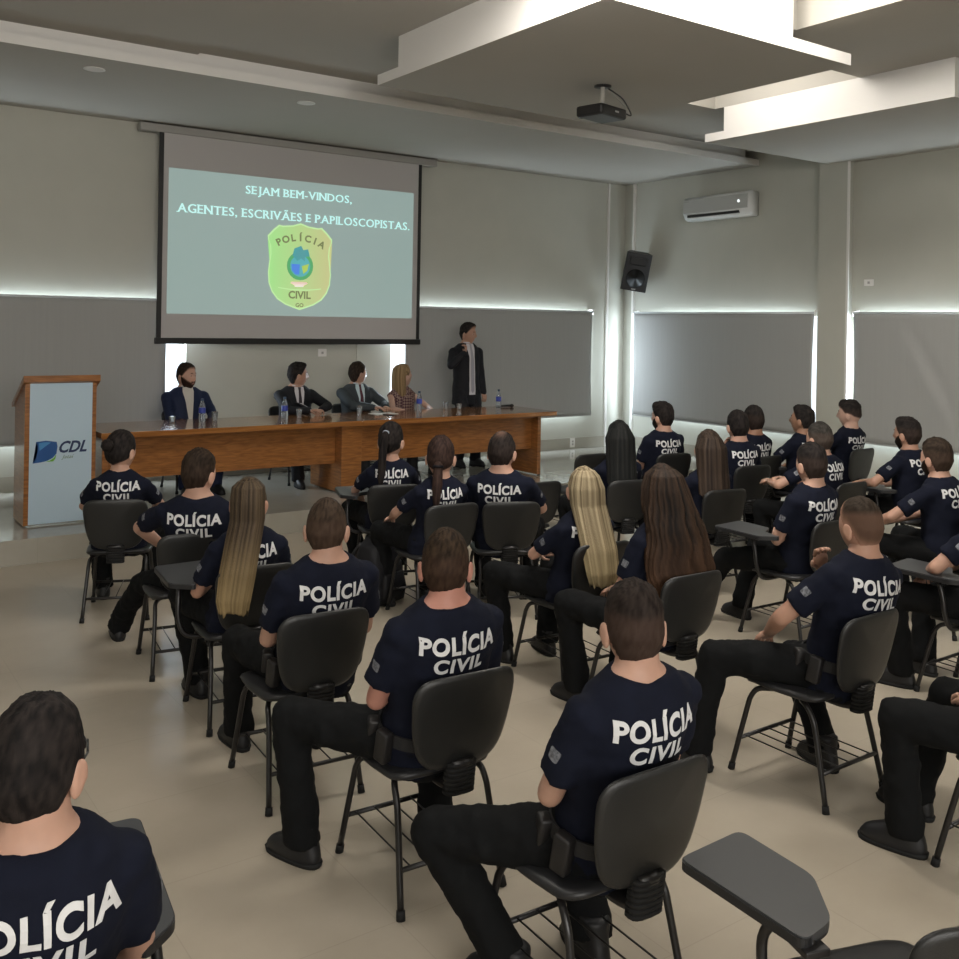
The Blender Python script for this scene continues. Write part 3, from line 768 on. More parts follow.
# roller blinds
def blind_mat():
    m, n, l, bb = new_mat('blind_fabric')
    bb.inputs['Base Color'].default_value = (.33,.33,.315,1); bb.inputs['Roughness'].default_value = .85
    tc = n.new('ShaderNodeTexCoord'); mp = n.new('ShaderNodeMapping'); mp.inputs['Scale'].default_value = (22,22,.7)
    ns = n.new('ShaderNodeTexNoise'); ns.inputs['Scale'].default_value = 1.5; ns.inputs['Detail'].default_value = 4
    rp = n.new('ShaderNodeValToRGB'); rp.color_ramp.elements[0].color = (.315,.315,.303,1); rp.color_ramp.elements[1].color = (.345,.345,.33,1)
    l.new(tc.outputs['Object'], mp.inputs['Vector']); l.new(mp.outputs['Vector'], ns.inputs['Vector']); l.new(ns.outputs['Fac'], rp.inputs['Fac']); l.new(rp.outputs['Color'], bb.inputs['Base Color'])
    return m
BL = blind_mat()
def blind(label, axis, a, c, top=2.14, bot=.69, off=.11, crease=None, bracket=None):
    root = thing('roller_blind', label, 'blind', ((a+c)/2, WALL_Y-off, top) if axis == 'x' else (WALL_X+.06-off, (a+c)/2, top), 0 if axis == 'x' else -R(90), 'roller blinds over the windows')
    h = (c-a)/2; H = top-bot
    bm = bmesh.new(); nx, nz = 60, 24; g = []
    for j in range(nz+1):
        row = []
        for i in range(nx+1):
            x = -h+2*h*i/nx; z = -H*j/nz
            y = .006*math.sin(x*2.1+1)*(j/nz)+.004*noise.noise(V((x*2, z*1.5, 5)))
            edge = min(i, nx-i)/nx
            x2 = x+(.018*math.sin(math.pi*j/nz)*(1 if x < 0 else -1) if edge < .02 else 0)
            if crease:
                for (cx0, cz0, cx1, cz1, am) in crease:
                    t = (z-cz0)/(cz1-cz0)
                    if 0 <= t <= 1.2:
                        xx = cx0+(cx1-cx0)*t; y -= am*math.exp(-((x-xx)/(.05+.07*t))**2)*math.sin(min(1, t)*math.pi*.85+.2)
            row.append(bm.verts.new((x2, y, z)))
        g.append(row)
    for r0, r1 in zip(g, g[1:]):
        for i in range(nx): bm.faces.new((r0[i], r0[i+1], r1[i+1], r1[i]))
    o = obj('blind_fabric', bm, BL, root, True); sm = o.modifiers.new('thickness', 'SOLIDIFY'); sm.thickness = .002
    b = bmesh.new(); tube(b, [(-h-.01, .02, .005), (h+.01, .02, .005)], .018, 12); obj('roller_tube', b, M_FRAME, root, True)
    b = bmesh.new(); box(b, -h, h, -.008, .008, -H-.022, -H, .003); obj('bottom_rail', b, BL, root)
    for s in (-1, 1):
        b = bmesh.new(); box(b, s*(h+.015)-.004, s*(h+.015)+.004, -.015, off, -.03, .045 if s == 1 else .03); box(b, s*(h+.015)-.02, s*(h+.015)+.02, off-.012, off, -.03, .05)
        obj('bracket', b, M_WHITE, root)
    return root
blind('wide grey roller blind behind the wooden lectern, left of the screen', 'x', -2.6, 3.36)
blind('grey roller blind behind the standing man in the black suit', 'x', 6.31, 9.43)
blind('grey roller blind below the air conditioner and loudspeaker', 'y', 7.27, 10.32)
blind('grey roller blind with diagonal creases at the right edge', 'y', 3.1, 6.74, crease=[(-1.30, -.05, -.62, -1.25, .035), (-1.20, -.03, -.50, -1.3, -.02)])

# fittings on walls
def plate(name, label, cat, x, y, z, axis, w=.075, h=.115, slots=1):
    r = thing(name, label, cat, (x, y, z), 0 if axis == 'x' else -R(90))
    b = bmesh.new(); box(b, -w/2, w/2, -.012, 0, -h/2, h/2, .003); obj('cover_plate', b, M_WHITE, r)
    for i in range(slots):
        zz = (i-(slots-1)/2)*.04
        b = bmesh.new(); box(b, -.014, .014, -.017, -.011, zz-.014, zz+.014, .002); obj('socket' if cat == 'outlet' else 'rocker', b, mat('plate_grey', (.35,.34,.32), .5), r)
    return r
plate('wall_outlet', 'white wall outlet in the skirting right of the long table', 'outlet', 9.17, WALL_Y-.015, .285, 'x', .085, .13, 2)
plate('wall_switch', 'small pale wall plate below the projection screen', 'switch', 5.24, WALL_Y, 1.575, 'x', .11, .09, 1)
plate('wall_switch', 'white wall plate high above the creased blind', 'switch', WALL_X+.06, 6.62, 2.50, 'y', .12, .075, 1)

# projection screen
SY = 10.5
sc = thing('projection_screen', 'pulled-down projection screen with black border showing a welcome slide', 'projection screen', (4.865, SY, 1.72))
def sbox(name, x0, x1, y0, y1, z0, z1, m, parent=sc, bev=0, label=None):
    b = bmesh.new(); box(b, x0-4.865, x1-4.865, y0, y1, z0-1.72, z1-1.72, bev); return obj(name, b, m, parent, False, label)
sbox('screen_case', 3.02, 6.72, -.02, .10, 3.93, 4.015, mat('case_grey', (.30,.29,.27), .5), bev=.01)
M_SCR = mat('screen_white', (.44,.42,.41), .9, .1)
sbox('screen_fabric', 3.23, 6.495, .0, .006, 1.73, 3.94, M_SCR)
for x0, x1, z0, z1 in ((3.225, 3.275, 1.70, 3.94), (6.455, 6.50, 1.70, 3.94)): sbox('black_border', x0, x1, -.003, .008, z0, z1, M_BLACKM)
sbox('bottom_bar', 3.21, 6.515, -.016, .022, 1.68, 1.745, M_BLACKM, bev=.006)
def slide_mat():
    m, n, l, bb = new_mat('projected_slide')
    tc = n.new('ShaderNodeTexCoord'); gr = n.new('ShaderNodeTexNoise'); gr.inputs['Scale'].default_value = .5
    l.new(tc.outputs['Object'], gr.inputs['Vector'])
    rp = n.new('ShaderNodeValToRGB'); rp.color_ramp.elements[0].color = (.17,.27,.245,1); rp.color_ramp.elements[1].color = (.215,.29,.28,1)
    l.new(gr.outputs['Fac'], rp.inputs['Fac']); l.new(rp.outputs['Color'], bb.inputs['Emission Color'])
    bb.inputs['Emission Strength'].default_value = 1.0; bb.inputs['Base Color'].default_value = (.25,.25,.25,1); bb.inputs['Roughness'].default_value = .9
    return m
sbox('projected_slide', 3.33, 6.385, -.0035, -.0005, 2.005, 3.565, slide_mat())
LIT = emis('lit_text', (.55,1.0,.95), .85, (.3,.3,.3))
def stext(body, x0, x1, z0, z1, m, bold=.012, parent=None, y=-.006, serif=False, name='slide_text', label=None, shear=0):
    tb = text_bm(body, 1, bold, extrude=0, shear=shear); fit_bm(tb, x0-4.865, x1-4.865, z0-1.72, z1-1.72)
    for v in tb.verts: v.co = V((v.co.x, y, v.co.y))
    return obj(name, tb, m, parent or sc, False, label)
def serif_text(body, x0, x1, z0, z1, m, label):
    """capitals with slab serifs: each glyph set one by one, small end bars added to the stems"""
    o = stext(body, x0, x1, z0, z1, m, 0, label=label)
    return o
def slab_serif(body, x0, x1, z0, z1, m, label):
    """capitals with slab serifs, set letter by letter"""
    ST = {'A': ('b',0,1), 'B': ('bt',.08), 'C': (), 'D': ('bt',.08), 'E': ('bt',.08), 'G': (), 'I': ('bt',.5), 'J': ('t',.75), 'L': ('bt',.1), 'M': ('bt',.06,.94), 'N': ('bt',.06,.94), 'O': (), 'P': ('bt',.08), 'R': ('bt',.08), 'S': (), 'T': ('b',.5), 'V': ('t',.04,.96), 'Ã': ('b',0,1)}
    tb = bmesh.new(); x = 0
    for ch in body:
        if ch == ' ': x += .30; continue
        t = text_bm(ch, 1, 0); xs = [v.co.x for v in t.verts]; ys = [v.co.y for v in t.verts]; w = max(xs)-min(xs); a = min(xs)
        for v in t.verts: v.co.x += x-a
        top = .70; sp = ST.get(ch)
        cuts = [(dx, 0) for dx in (-.012, .012)]
        me = bpy.data.meshes.new('c'); t.to_mesh(me); t.free()
        for dx, dz in ((-.018, 0), (.018, 0), (0, .006)):
            n0 = len(tb.verts); tb.from_mesh(me); tb.verts.ensure_lookup_table()
            for v in tb.verts[n0:]: v.co.x += dx; v.co.z += .001*(dx > 0)
        bpy.data.meshes.remove(me)
        if sp:
            for f in sp[1:]:
                cx_ = x+w*f; zs = ([(0, .055)] if 'b' in sp[0] else [])+([(top-.055, top)] if 't' in sp[0] else [])
                for q0, q1 in zs: tb.faces.new([tb.verts.new((xx, yy, .002)) for xx, yy in ((cx_-.12, q0), (cx_+.12, q0), (cx_+.12, q1), (cx_-.12, q1))])
        x += w+.13
    xs = [v.co.x for v in tb.verts]; k = (x1-x0)/(max(xs)-min(xs)); kz = (z1-z0)/.70; a = min(xs)
    for v in tb.verts: v.co = V((x0-4.865+(v.co.x-a)*k, -.006-v.co.z*.3, z0-1.72+v.co.y*kz))
    return obj('slide_text', tb, m, sc, False, label)
slab_serif('SEJAM BEM-VINDOS,', 4.19, 5.52, 3.365, 3.455, LIT, 'SEJAM BEM-VINDOS,')
slab_serif('AGENTES, ESCRIVÃES E PAPILOSCOPISTAS.', 3.415, 6.33, 3.10, 3.195, LIT, 'AGENTES, ESCRIVÃES E PAPILOSCOPISTAS.')
# badge
def poly_emit(name, pts, y, m, parent, cx0, cz0):
    b = bmesh.new(); f = b.faces.new([b.verts.new((cx0-4.865+x, y, cz0-1.72+z)) for x, z in pts]); bmesh.ops.triangulate(b, faces=[f]); return obj(name, b, m, parent)
bcx, bcz = 4.865, 2.575
half = [(0,.505),(.10,.475),(.22,.462),(.27,.47),(.33,.42),(.405,.34),(.40,.30),(.375,.24),(.368,.14),(.385,.02),(.395,-.08),(.385,-.20),(.345,-.30),(.28,-.38),(.18,-.44),(.08,-.475),(0,-.50)]
outl = half+[(-x, z) for x, z in half[-2:0:-1]]
def badge_mat():
    m, n, l, bb = new_mat('badge_yellow')
    tc = n.new('ShaderNodeTexCoord'); sx = n.new('ShaderNodeSeparateXYZ'); l.new(tc.outputs['Object'], sx.inputs['Vector'])
    rp = n.new('ShaderNodeValToRGB'); rp.color_ramp.elements[0].color = (.34,.78,.24,1); rp.color_ramp.elements[1].color = (.56,.58,.24,1)
    mr = n.new('ShaderNodeMapRange'); mr.inputs['From Min'].default_value = -.35; mr.inputs['From Max'].default_value = .35
    l.new(sx.outputs['X'], mr.inputs['Value']); l.new(mr.outputs['Result'], rp.inputs['Fac']); l.new(rp.outputs['Color'], bb.inputs['Emission Color'])
    bb.inputs['Emission Strength'].default_value = .8; bb.inputs['Base Color'].default_value = (.25,.25,.2,1)
    return m
em = poly_emit('slide_badge', outl, -.006, badge_mat(), sc, bcx, bcz)
BRN = emis('badge_letters', (.27,.33,.12), .55, (.1,.1,.08))
PALE = emis('badge_rim', (.60,.95,.42), .8, (.2,.2,.2))
b = bmesh.new()
ro = [(x, z) for x, z in outl]; ri = [(x*.965, z*.965) for x, z in outl]; n = len(outl)
vo = [b.verts.new((bcx-4.865+x, -.0075, bcz-1.72+z)) for x, z in ro]; vi = [b.verts.new((bcx-4.865+x, -.0075, bcz-1.72+z)) for x, z in ri]
for i in range(n): b.faces.new((vo[i], vo[(i+1)%n], vi[(i+1)%n], vi[i]))
obj('badge_rim', b, PALE, em)
word = 'POLÍCIA'
tb_all = bmesh.new()
for i, ch in enumerate(word):
    a = (i-3)*R(9.5); t = text_bm(ch, .11, .004)
    for v in t.verts:
        p = V((v.co.x, v.co.y+.50)); q = V((p.x*math.cos(a)+p.y*math.sin(a), -p.x*math.sin(a)+p.y*math.cos(a)))
        v.co = V((bcx-4.865+q.x*1.05, -.008, bcz-1.72-.20+q.y))
    me = bpy.data.meshes.new('c'); t.to_mesh(me); t.free(); tb_all.from_mesh(me); bpy.data.meshes.remove(me)
obj('badge_text', tb_all, BRN, em)
stext('CIVIL', bcx-.14, bcx+.14, bcz-.37, bcz-.28, BRN, .03, em, -.008, name='badge_text')
stext('GO', bcx-.05, bcx+.05, bcz-.465, bcz-.42, BRN, .03, em, -.008, name='badge_text')
def circ(r, sx=1, sz=1, n=24, a0=0, a1=360, cx=0, cz=0): return [(cx+r*sx*math.cos(R(a0+(a1-a0)*i/n)), cz+r*sz*math.sin(R(a0+(a1-a0)*i/n))) for i in range(n if a1-a0 == 360 else n+1)]
poly_emit('badge_wreath', circ(.165), -.0075, emis('wreath', (.10,.60,.20), .6, (.1,.1,.1)), em, bcx, bcz+.01)
poly_emit('badge_disc', circ(.125), -.0085, emis('disc_cyan', (.10,.55,.60), .7, (.1,.1,.1)), em, bcx, bcz+.01)
poly_emit('badge_field', [(-.11,.02),(-.005,.02),(-.01,-.10),(-.06,-.10),(-.105,-.05)], -.0095, emis('field_blue', (.06,.25,.85), .8, (.1,.1,.1)), em, bcx, bcz+.01)
poly_emit('badge_field', [(.02,.0),(.11,.03),(.09,-.05),(.04,-.09)], -.0095, emis('field_yellow', (.5,.7,.1), .8, (.1,.1,.1)), em, bcx, bcz+.01)
st = []
for i in range(14):
    a = R(90+i*360/14); r = .11 if i % 2 == 0 else .06; st.append((r*math.cos(a)+.01, .15+r*math.sin(a)*.85))
poly_emit('badge_crest', st, -.0095, emis('crest_teal', (.08,.42,.45), .7, (.1,.1,.1)), em, bcx, bcz)
poly_emit('badge_ribbon', [(-.10,-.175),(.08,-.175),(.10,-.19),(.05,-.215),(-.07,-.215),(-.12,-.19)], -.0085, emis('ribbon_rose', (.72,.42,.30), .7), em, bcx, bcz)
poly_emit('badge_ribbon', [(-.06,-.205),(.04,-.205),(.045,-.23),(-.065,-.23)], -.0095, emis('ribbon_white', (.9,.8,.75), .7), em, bcx, bcz)
b = bmesh.new()
for k in range(25):
    x0, x1 = -.27+.54*k/25, -.27+.54*(k+1)/25
    f = lambda x: -.235-.09*(1-(x/.3)**2)*.3
    b.faces.new([b.verts.new((bcx-4.865+x, -.0075, bcz-1.72+z)) for x, z in ((x0, f(x0)), (x1, f(x1)), (x1, f(x1)-.012), (x0, f(x0)-.012))])
obj('badge_scroll', b, PALE, em)

# projector
pj = thing('ceiling_projector', 'small black projector hanging from the ceiling slab', 'projector', (5.41, 5.97, 3.905), R(12))
M_PJ = mat('projector_black', (.016,.015,.015), .4, .4)
b = bmesh.new(); disc(b, (0,0,0), .07, (0,0,-1), .012); obj('ceiling_rose', b, M_PJ, pj, True)
b = bmesh.new(); tube(b, [(0,0,0), (0,0,-.17)], .018, 12); obj('drop_pole', b, M_CEIL, pj, True)
b = bmesh.new(); box(b, -.05, .05, -.04, .04, -.185, -.165); obj('mount_plate', b, M_PJ, pj)
b = bmesh.new(); box(b, -.20, .15, -.14, .12, -.275, -.185, .02); bd = obj('projector_body', b, M_PJ, pj)
b = bmesh.new(); tube(b, [(-.10, .12, -.23), (-.10, .15, -.23)], .038, 20); obj('lens', b, mat('lens_glass', (.02,.02,.03), .08, .8), bd, True)
for k in range(5):
    b = bmesh.new(); box(b, .149, .153, -.10+.035*k, -.08+.035*k, -.26, -.20); obj('vent', b, M_BLACKM, bd)
b = bmesh.new(); box(b, -.02, .03, -.143, -.139, -.235, -.222); obj('nameplate', b, mat('silver', (.4,.4,.4), .4), bd)
b = bmesh.new(); tube(b, smooth_path([(.12,-.10,-.20),(.22,-.13,-.22),(.17,-.09,-.10),(.10,-.04,-.04),(.06,0,-.005)], 8), .006, 8); obj('cable', b, M_PJ, pj, True)
b = bmesh.new(); tube(b, smooth_path([(.14,-.04,-.22),(.28,-.06,-.21),(.26,-.03,-.12),(.15,.0,-.05),(.05,.02,-.004)], 8), .004, 8); obj('cable', b, mat('cable_grey', (.35,.34,.32), .6), pj, True)

# loudspeaker in the corner
sp = thing('loudspeaker', 'black loudspeaker tilted down high in the room corner', 'loudspeaker', (9.86, 10.12, 2.74), -R(40))
SM = Matrix.Rotation(R(12), 4, 'X') @ Matrix.Rotation(R(9), 4, 'Y')
def spart(name, bm, m, parent=sp, smooth=False):
    bmesh.ops.transform(bm, matrix=SM, verts=bm.verts); return obj(name, bm, m, parent, smooth)
b = bmesh.new(); prism(b, round_poly([(-.185,-.12),(.185,-.12),(.12,.13),(-.12,.13)], .03), -.27, .27); cab = spart('cabinet', b, M_BLACKP)
b = bmesh.new(); tube(b, [(0,-.121,-.09), (0,-.127,-.09)], .135, 28); spart('woofer_rim', b, mat('rubber', (.006,.006,.006), .8), cab, True)
b = bmesh.new(); lathe(b, [(.12,0),(.05,-.03),(.045,-.02),(.0,-.012)], seg=24)
for v in b.verts: v.co = V((v.co.x, -.128-v.co.z*.6+.0, -.09+v.co.y))
spart('woofer_cone', b, M_BLACKM, cab, True)
b = bmesh.new(); box(b, -.12, .12, -.126, -.120, .10, .21, .01); spart('horn', b, M_BLACKM, cab)
b = bmesh.new(); box(b, -.03, .03, -.124, -.120, -.25, -.235); spart('speaker_badge', b, mat('silver', (.4,.4,.4), .4), cab)
b = bmesh.new(); tube(b, [(0,.10,-.05), (.04,.33,-.05)], .02, 10); obj('wall_arm', b, M_BLACKM, sp, True)

# air conditioner
ac = thing('air_conditioner', 'white split air conditioner high on the right wall', 'air conditioner', (WALL_X+.066, 8.76, 3.55), -R(90))
b = bmesh.new(); prof = [(0,-.16),(0,.15),(-.15,.16),(-.20,.12),(-.215,-.06),(-.17,-.14),(-.10,-.165)]
for s in range(1):
    vs = []
    for x in (-.56, .56): vs.append([b.verts.new((x, y, z)) for y, z in prof])
    n = len(prof)
    for i in range(n): b.faces.new((vs[0][i], vs[0][(i+1)%n], vs[1][(i+1)%n], vs[1][i]))
    b.faces.new(vs[0]); b.faces.new(vs[1][::-1])
bmesh.ops.bevel(b, geom=b.edges[:], offset=.012, segments=2, affect='EDGES')
M_AC = mat('ac_white', (.62,.62,.60), .35, .5)
shell = obj('housing', b, M_AC, ac, True)
b = bmesh.new(); box(b, -.48, .40, -.207, -.165, -.118, -.085, .004); obj('air_slot', b, M_BLACKM, ac)
b = bmesh.new(); box(b, -.48, .40, -.202, -.180, -.135, -.122, .003); obj('louver', b, M_AC, ac)
b = bmesh.new(); box(b, -.545, .545, -.214, -.202, -.065, .118, .004)
obj('front_panel', b, mat('ac_panel', (.42,.42,.40), .3, .5), ac)
b = bmesh.new(); disc(b, (.40,-.214,.03), .018, (0,-1,0), .003); obj('indicator', b, emis('led', (.9,.95,1), 1.2), ac)
b = bmesh.new(); box(b, -.53, -.44, -.217, -.213, .085, .10); obj('badge_strip', b, mat('plate_grey', (.35,.34,.32), .5), ac)

# recessed downlights in the soffit
for x, y, lb in ((2.09, 8.6, 'unlit round downlight in the soffit, far left'), (4.03, 8.62, 'unlit round downlight in the soffit above the slide text')):
    r = thing('downlight', lb, 'ceiling light', (x, y, 4.03))
    b = bmesh.new(); lathe(b, [(.062,-.001),(.085,-.001),(.088,-.006),(.062,-.006)], seg=28); obj('trim_ring', b, M_WHITE, r, True)
    b = bmesh.new(); disc(b, (0,0,-.002), .062, (0,0,-1), .002); obj('diffuser', b, mat('diffuser_off', (.5,.5,.47), .5), r)

# ------------------------------------------------------------------ table
WD = wood('teak_laminate', (.185,.068,.016), (.32,.130,.036), .28, .35, (3,3,26))
WD2 = wood('teak_top', (.22,.085,.022), (.34,.145,.042), .12, .6, (.8,14,14))
TX0, TX1, TY0, TY1, TZ = 2.25, 7.35, 8.80, 9.68, .95
tb = thing('head_table', 'long reddish-brown wooden head table on the platform', 'table', (4.79, 9.2, STAGE))
def tbox(name, x0, x1, y0, y1, z0, z1, m=WD, bev=.004):
    b = bmesh.new(); box(b, x0-4.79, x1-4.79, y0-9.2, y1-9.2, z0-STAGE, z1-STAGE, bev); return obj(name, b, m, tb)
tbox('tabletop', TX0, 4.80, TY0, TY1, .900, TZ, WD2); tbox('tabletop', 4.80, TX1, TY0, TY1, .900, TZ, WD2)
for x0 in (TX0+.04, 4.62, 7.17): tbox('end_panel', x0, x0+(.05 if x0 != 4.62 else .23), 8.93 if x0 != 4.62 else 8.91, 9.62, STAGE+.012, .90)
for x0, x1 in ((TX0+.09, 4.62), (4.85, 7.20)): tbox('modesty_panel', x0, x1, 9.05, 9.075, .50, .90)
for x0, x1 in ((TX0+.09, 4.62), (4.85, 7.20)): tbox('apron', x0, x1, 8.965, 8.985, .865, .90)
for x0 in (TX0+.04, 4.72, 7.20):
    for y in (8.97, 9.56):
        b = bmesh.new(); disc(b, (x0+.025-4.79, y-9.2, 0), .018, (0,0,1), .013); obj('foot', b, M_BLACKM, tb, True)

# ------------------------------------------------------------------ lectern
lc = thing('lectern', 'wooden lectern with a pale blue front board bearing a logo', 'lectern', (1.92, 9.0, STAGE))
b = bmesh.new()
def lx(x): return x-1.92
# side panels
def side(x0, x1):
    b = bmesh.new(); pr = [(-.20, .012), (.22, .012), (.22, 1.0), (-.20, 1.215)]
    a = [b.verts.new((lx(x0), y, z)) for y, z in pr]; c = [b.verts.new((lx(x1), y, z)) for y, z in pr]
    for i in range(4): b.faces.new((a[i], a[(i+1)%4], c[(i+1)%4], c[i]))
    b.faces.new(a); b.faces.new(c[::-1]); return b
obj('side_panel', side(1.635, 1.672), WD, lc); obj('side_panel', side(2.165, 2.202), WD, lc)
b = bmesh.new(); box(b, lx(1.672), lx(2.165), -.185, -.165, .012, 1.2); obj('front_panel', b, WD, lc)
b = bmesh.new(); pr = [(-.235, 1.205), (.26, .965), (.26, 1.0), (-.235, 1.258)]
a = [b.verts.new((lx(1.615), y, z)) for y, z in pr]; c = [b.verts.new((lx(2.225), y, z)) for y, z in pr]
for i in range(4): b.faces.new((a[i], a[(i+1)%4], c[(i+1)%4], c[i]))
b.faces.new(a); b.faces.new(c[::-1]); obj('reading_top', b, WD, lc)
bd = bmesh.new(); box(bd, lx(1.672), lx(2.168), -.206, -.198, .018, 1.198)
board = obj('front_board', bd, mat('board_blue', (.41,.52,.60), .25, .5), lc, False, 'pale blue glossy board with logo')
def onb(pts, y, m, name, label=None):
    b = bmesh.new(); f = b.faces.new([b.verts.new((lx(x), y, z-STAGE)) for x, z in pts]); bmesh.ops.triangulate(b, faces=[f]); return obj(name, b, m, board, False, label)
BLU = mat('logo_blue', (.012,.07,.23), .4); 
onb([(1.725,.905),(1.80,.912),(1.885,.898),(1.892,.86),(1.885,.80),(1.855,.765),(1.81,.742),(1.76,.732),(1.70,.727),(1.722,.765),(1.735,.81),(1.738,.86)], -.208, BLU, 'logo_sail')
onb([(1.745,.895),(1.80,.90),(1.84,.895),(1.79,.86),(1.752,.83),(1.748,.86)], -.2085, mat('logo_blue2', (.05,.20,.42), .4), 'logo_shine')
onb([(1.80,.735),(1.835,.745),(1.865,.765),(1.882,.795),(1.878,.76),(1.86,.735)], -.2085, mat('logo_green', (.12,.33,.03), .4), 'logo_leaf')
for body, x0, x1, z0, z1, cl, bo, sh in (('CDL', 1.905, 2.128, .802, .903, (.010,.022,.075), .03, .35), ('Jataí', 1.925, 2.025, .745, .785, (.13,.16,.06), .0, .3)):
    t = text_bm(body, 1, bo, shear=sh); fit_bm(t, lx(x0), lx(x1), z0-STAGE, z1-STAGE)
    for v in t.verts: v.co = V((v.co.x, -.2085, v.co.y))
    obj('logo_text', t, mat('logo_'+body, cl, .5), board, False, body)

# ------------------------------------------------------------------ things on the table
def clear_mat(name, col, rough=.05):
    if name in MATS: return MATS[name]
    m, n, l, bb = new_mat(name); bb.inputs['Base Color'].default_value = col+(1,); bb.inputs['Roughness'].default_value = rough
    bb.inputs['Transmission Weight'].default_value = .85; bb.inputs['IOR'].default_value = 1.2; MATS[name] = m; return m
def bottle(label, x, y):
    r = thing('water_bottle', label, 'bottle', (x, y, TZ), 0, 'water bottles on the head table')
    b = bmesh.new(); lathe(b, [(.028,0),(.032,.006),(.032,.06),(.030,.07),(.032,.08),(.032,.135),(.030,.15),(.018,.185),(.0125,.20),(.0125,.212)], seg=18); obj('bottle_body', b, clear_mat('pet', (.75,.82,.88)), r, True)
    b = bmesh.new(); lathe(b, [(.0325,.085),(.0328,.088),(.0328,.135),(.0322,.138)], seg=18); obj('bottle_label', b, mat('label_blue', (.03,.05,.30), .4), r, True)
    b = bmesh.new(); lathe(b, [(.0145,.205),(.0150,.207),(.0150,.224),(.0135,.226)], seg=14); obj('cap', b, mat('cap_blue', (.02,.05,.10), .4), r, True)
bottle('blue-labelled water bottle in front of the bearded man in the blue suit', 3.34, 9.38)
bottle('blue-labelled water bottle in front of the dark-suited man with a tie', 4.16, 9.28)
bottle('water bottle between the blonde woman and the standing man', 5.90, 9.50)
bottle('water bottle right of the standing man, beside the microphone', 6.96, 9.42)
def glass(label, x, y, h=.095):
    r = thing('drinking_glass', label, 'glass', (x, y, TZ), 0, 'drinking glasses on the head table')
    b = bmesh.new(); lathe(b, [(.024,0),(.032,h),(.030,h),(.0225,.006)], seg=18); obj('tumbler', b, clear_mat('glass', (.85,.88,.90)), r, True)
    b = bmesh.new(); lathe(b, [(.0222,.007),(.027,h*.6)], seg=16); obj('water', b, clear_mat('water', (.8,.88,.92)), r, True)
glass('small clear glass at the left end of the head table', 3.06, 9.42, .06); glass('clear glass just right of the leftmost bottle', 3.46, 9.36); glass('clear glass beside the hands of the dark-suited man with a tie', 4.33, 9.30)
glass('clear glass by the folded hands of the man in the grey suit', 5.07, 9.38); glass('clear glass right of the bottle beside the blonde woman', 6.25, 9.48); glass('clear glass directly in front of the standing man', 6.42, 9.46, .07)
mc = thing('microphone', 'black handheld microphone lying at the right end of the head table', 'microphone', (7.12, 9.50, TZ+.02), R(-18))
b = bmesh.new(); tube(b, [(-.11,0,-.004), (.06,0,0)], [.011,.016], 12); obj('handle', b, M_BLACKM, mc, True)
b = bmesh.new(); ellipsoid(b, (.085,0,0), (.026,.020,.020)); obj('grille', b, mat('mic_mesh', (.03,.03,.03), .5, metal=.6), mc, True)
pp = bmesh.new(); box(pp, 5.22, 5.50, 9.28, 9.46, TZ+.0005, TZ+.004); setp(obj('paper_sheets', pp, mat('paper', (.60,.60,.58), .8)), 'loose white papers in front of the blonde woman', 'papers')
pb = thing('table_phone', 'dark phone lying by the papers before the grey-suited man', 'phone', (5.34, 9.22, TZ))
b = bmesh.new(); box(b, -.035, .035, -.075, .075, .0005, .010, .003); obj('phone_case', b, M_BLACKM, pb)
b = bmesh.new(); box(b, -.031, .031, -.068, .068, .010, .0108); obj('phone_screen', b, mat('phone_glass', (.01,.012,.03), .1, .7), pb)
# ------------------------------------------------------------------ chairs
def radial_shell(outline, M, t, front_bulge=.0, cup=0, rim=.012, rings_n=6):
    """closed shell from an outline (x,z) in frame M (+Y forward); bulged faces, rounded rim"""
    bm = bmesh.new(); n = len(outline)
    cxm = sum(p[0] for p in outline)/n; czm = sum(p[1] for p in outline)/n
    def yy(x, z): return cup*(x*x)*1.0
    prof = [(0, 1), (.45, 1), (.75, .98), (.90, .9), (.975, .6), (1.0, 0), (.975, -.6), (.90, -.9), (.75, -.98), (.45, -1), (0, -1)]
    rows = []
    for s, h in prof:
        if s == 0:
            rows.append([bm.verts.new(M @ V((cxm, yy(cxm, czm)+h*t/2+(front_bulge if h > 0 else 0), czm)))]); continue
        row = []
        for x, z in outline:
            X, Z = cxm+(x-cxm)*s, czm+(z-czm)*s
            bl = front_bulge*(1-s**3) if h > 0 else 0
            row.append(bm.verts.new(M @ V((X, yy(X, Z)+h*t/2+bl, Z))))
        rows.append(row)
    for a, b in zip(rows, rows[1:]):
        for i in range(n):
            j = (i+1) % n
            if len(a) == 1: bm.faces.new((a[0], b[i], b[j]))
            elif len(b) == 1: bm.faces.new((a[i], b[0], a[j]))
            else: bm.faces.new((a[i], b[i], b[j], a[j]))
    return bm
M_SHELL = mat('chair_shell', (.0115,.0118,.0115), .36, .5, bump=.25, bscale=420)
M_PAD = mat('chair_seat', (.014,.014,.015), .42, .45)
M_TUBE = mat('chair_tube', (.010,.009,.009), .35, .5)
M_TAB = mat('tablet_top', (.045,.047,.050), .32, .5)
PROTO = {}
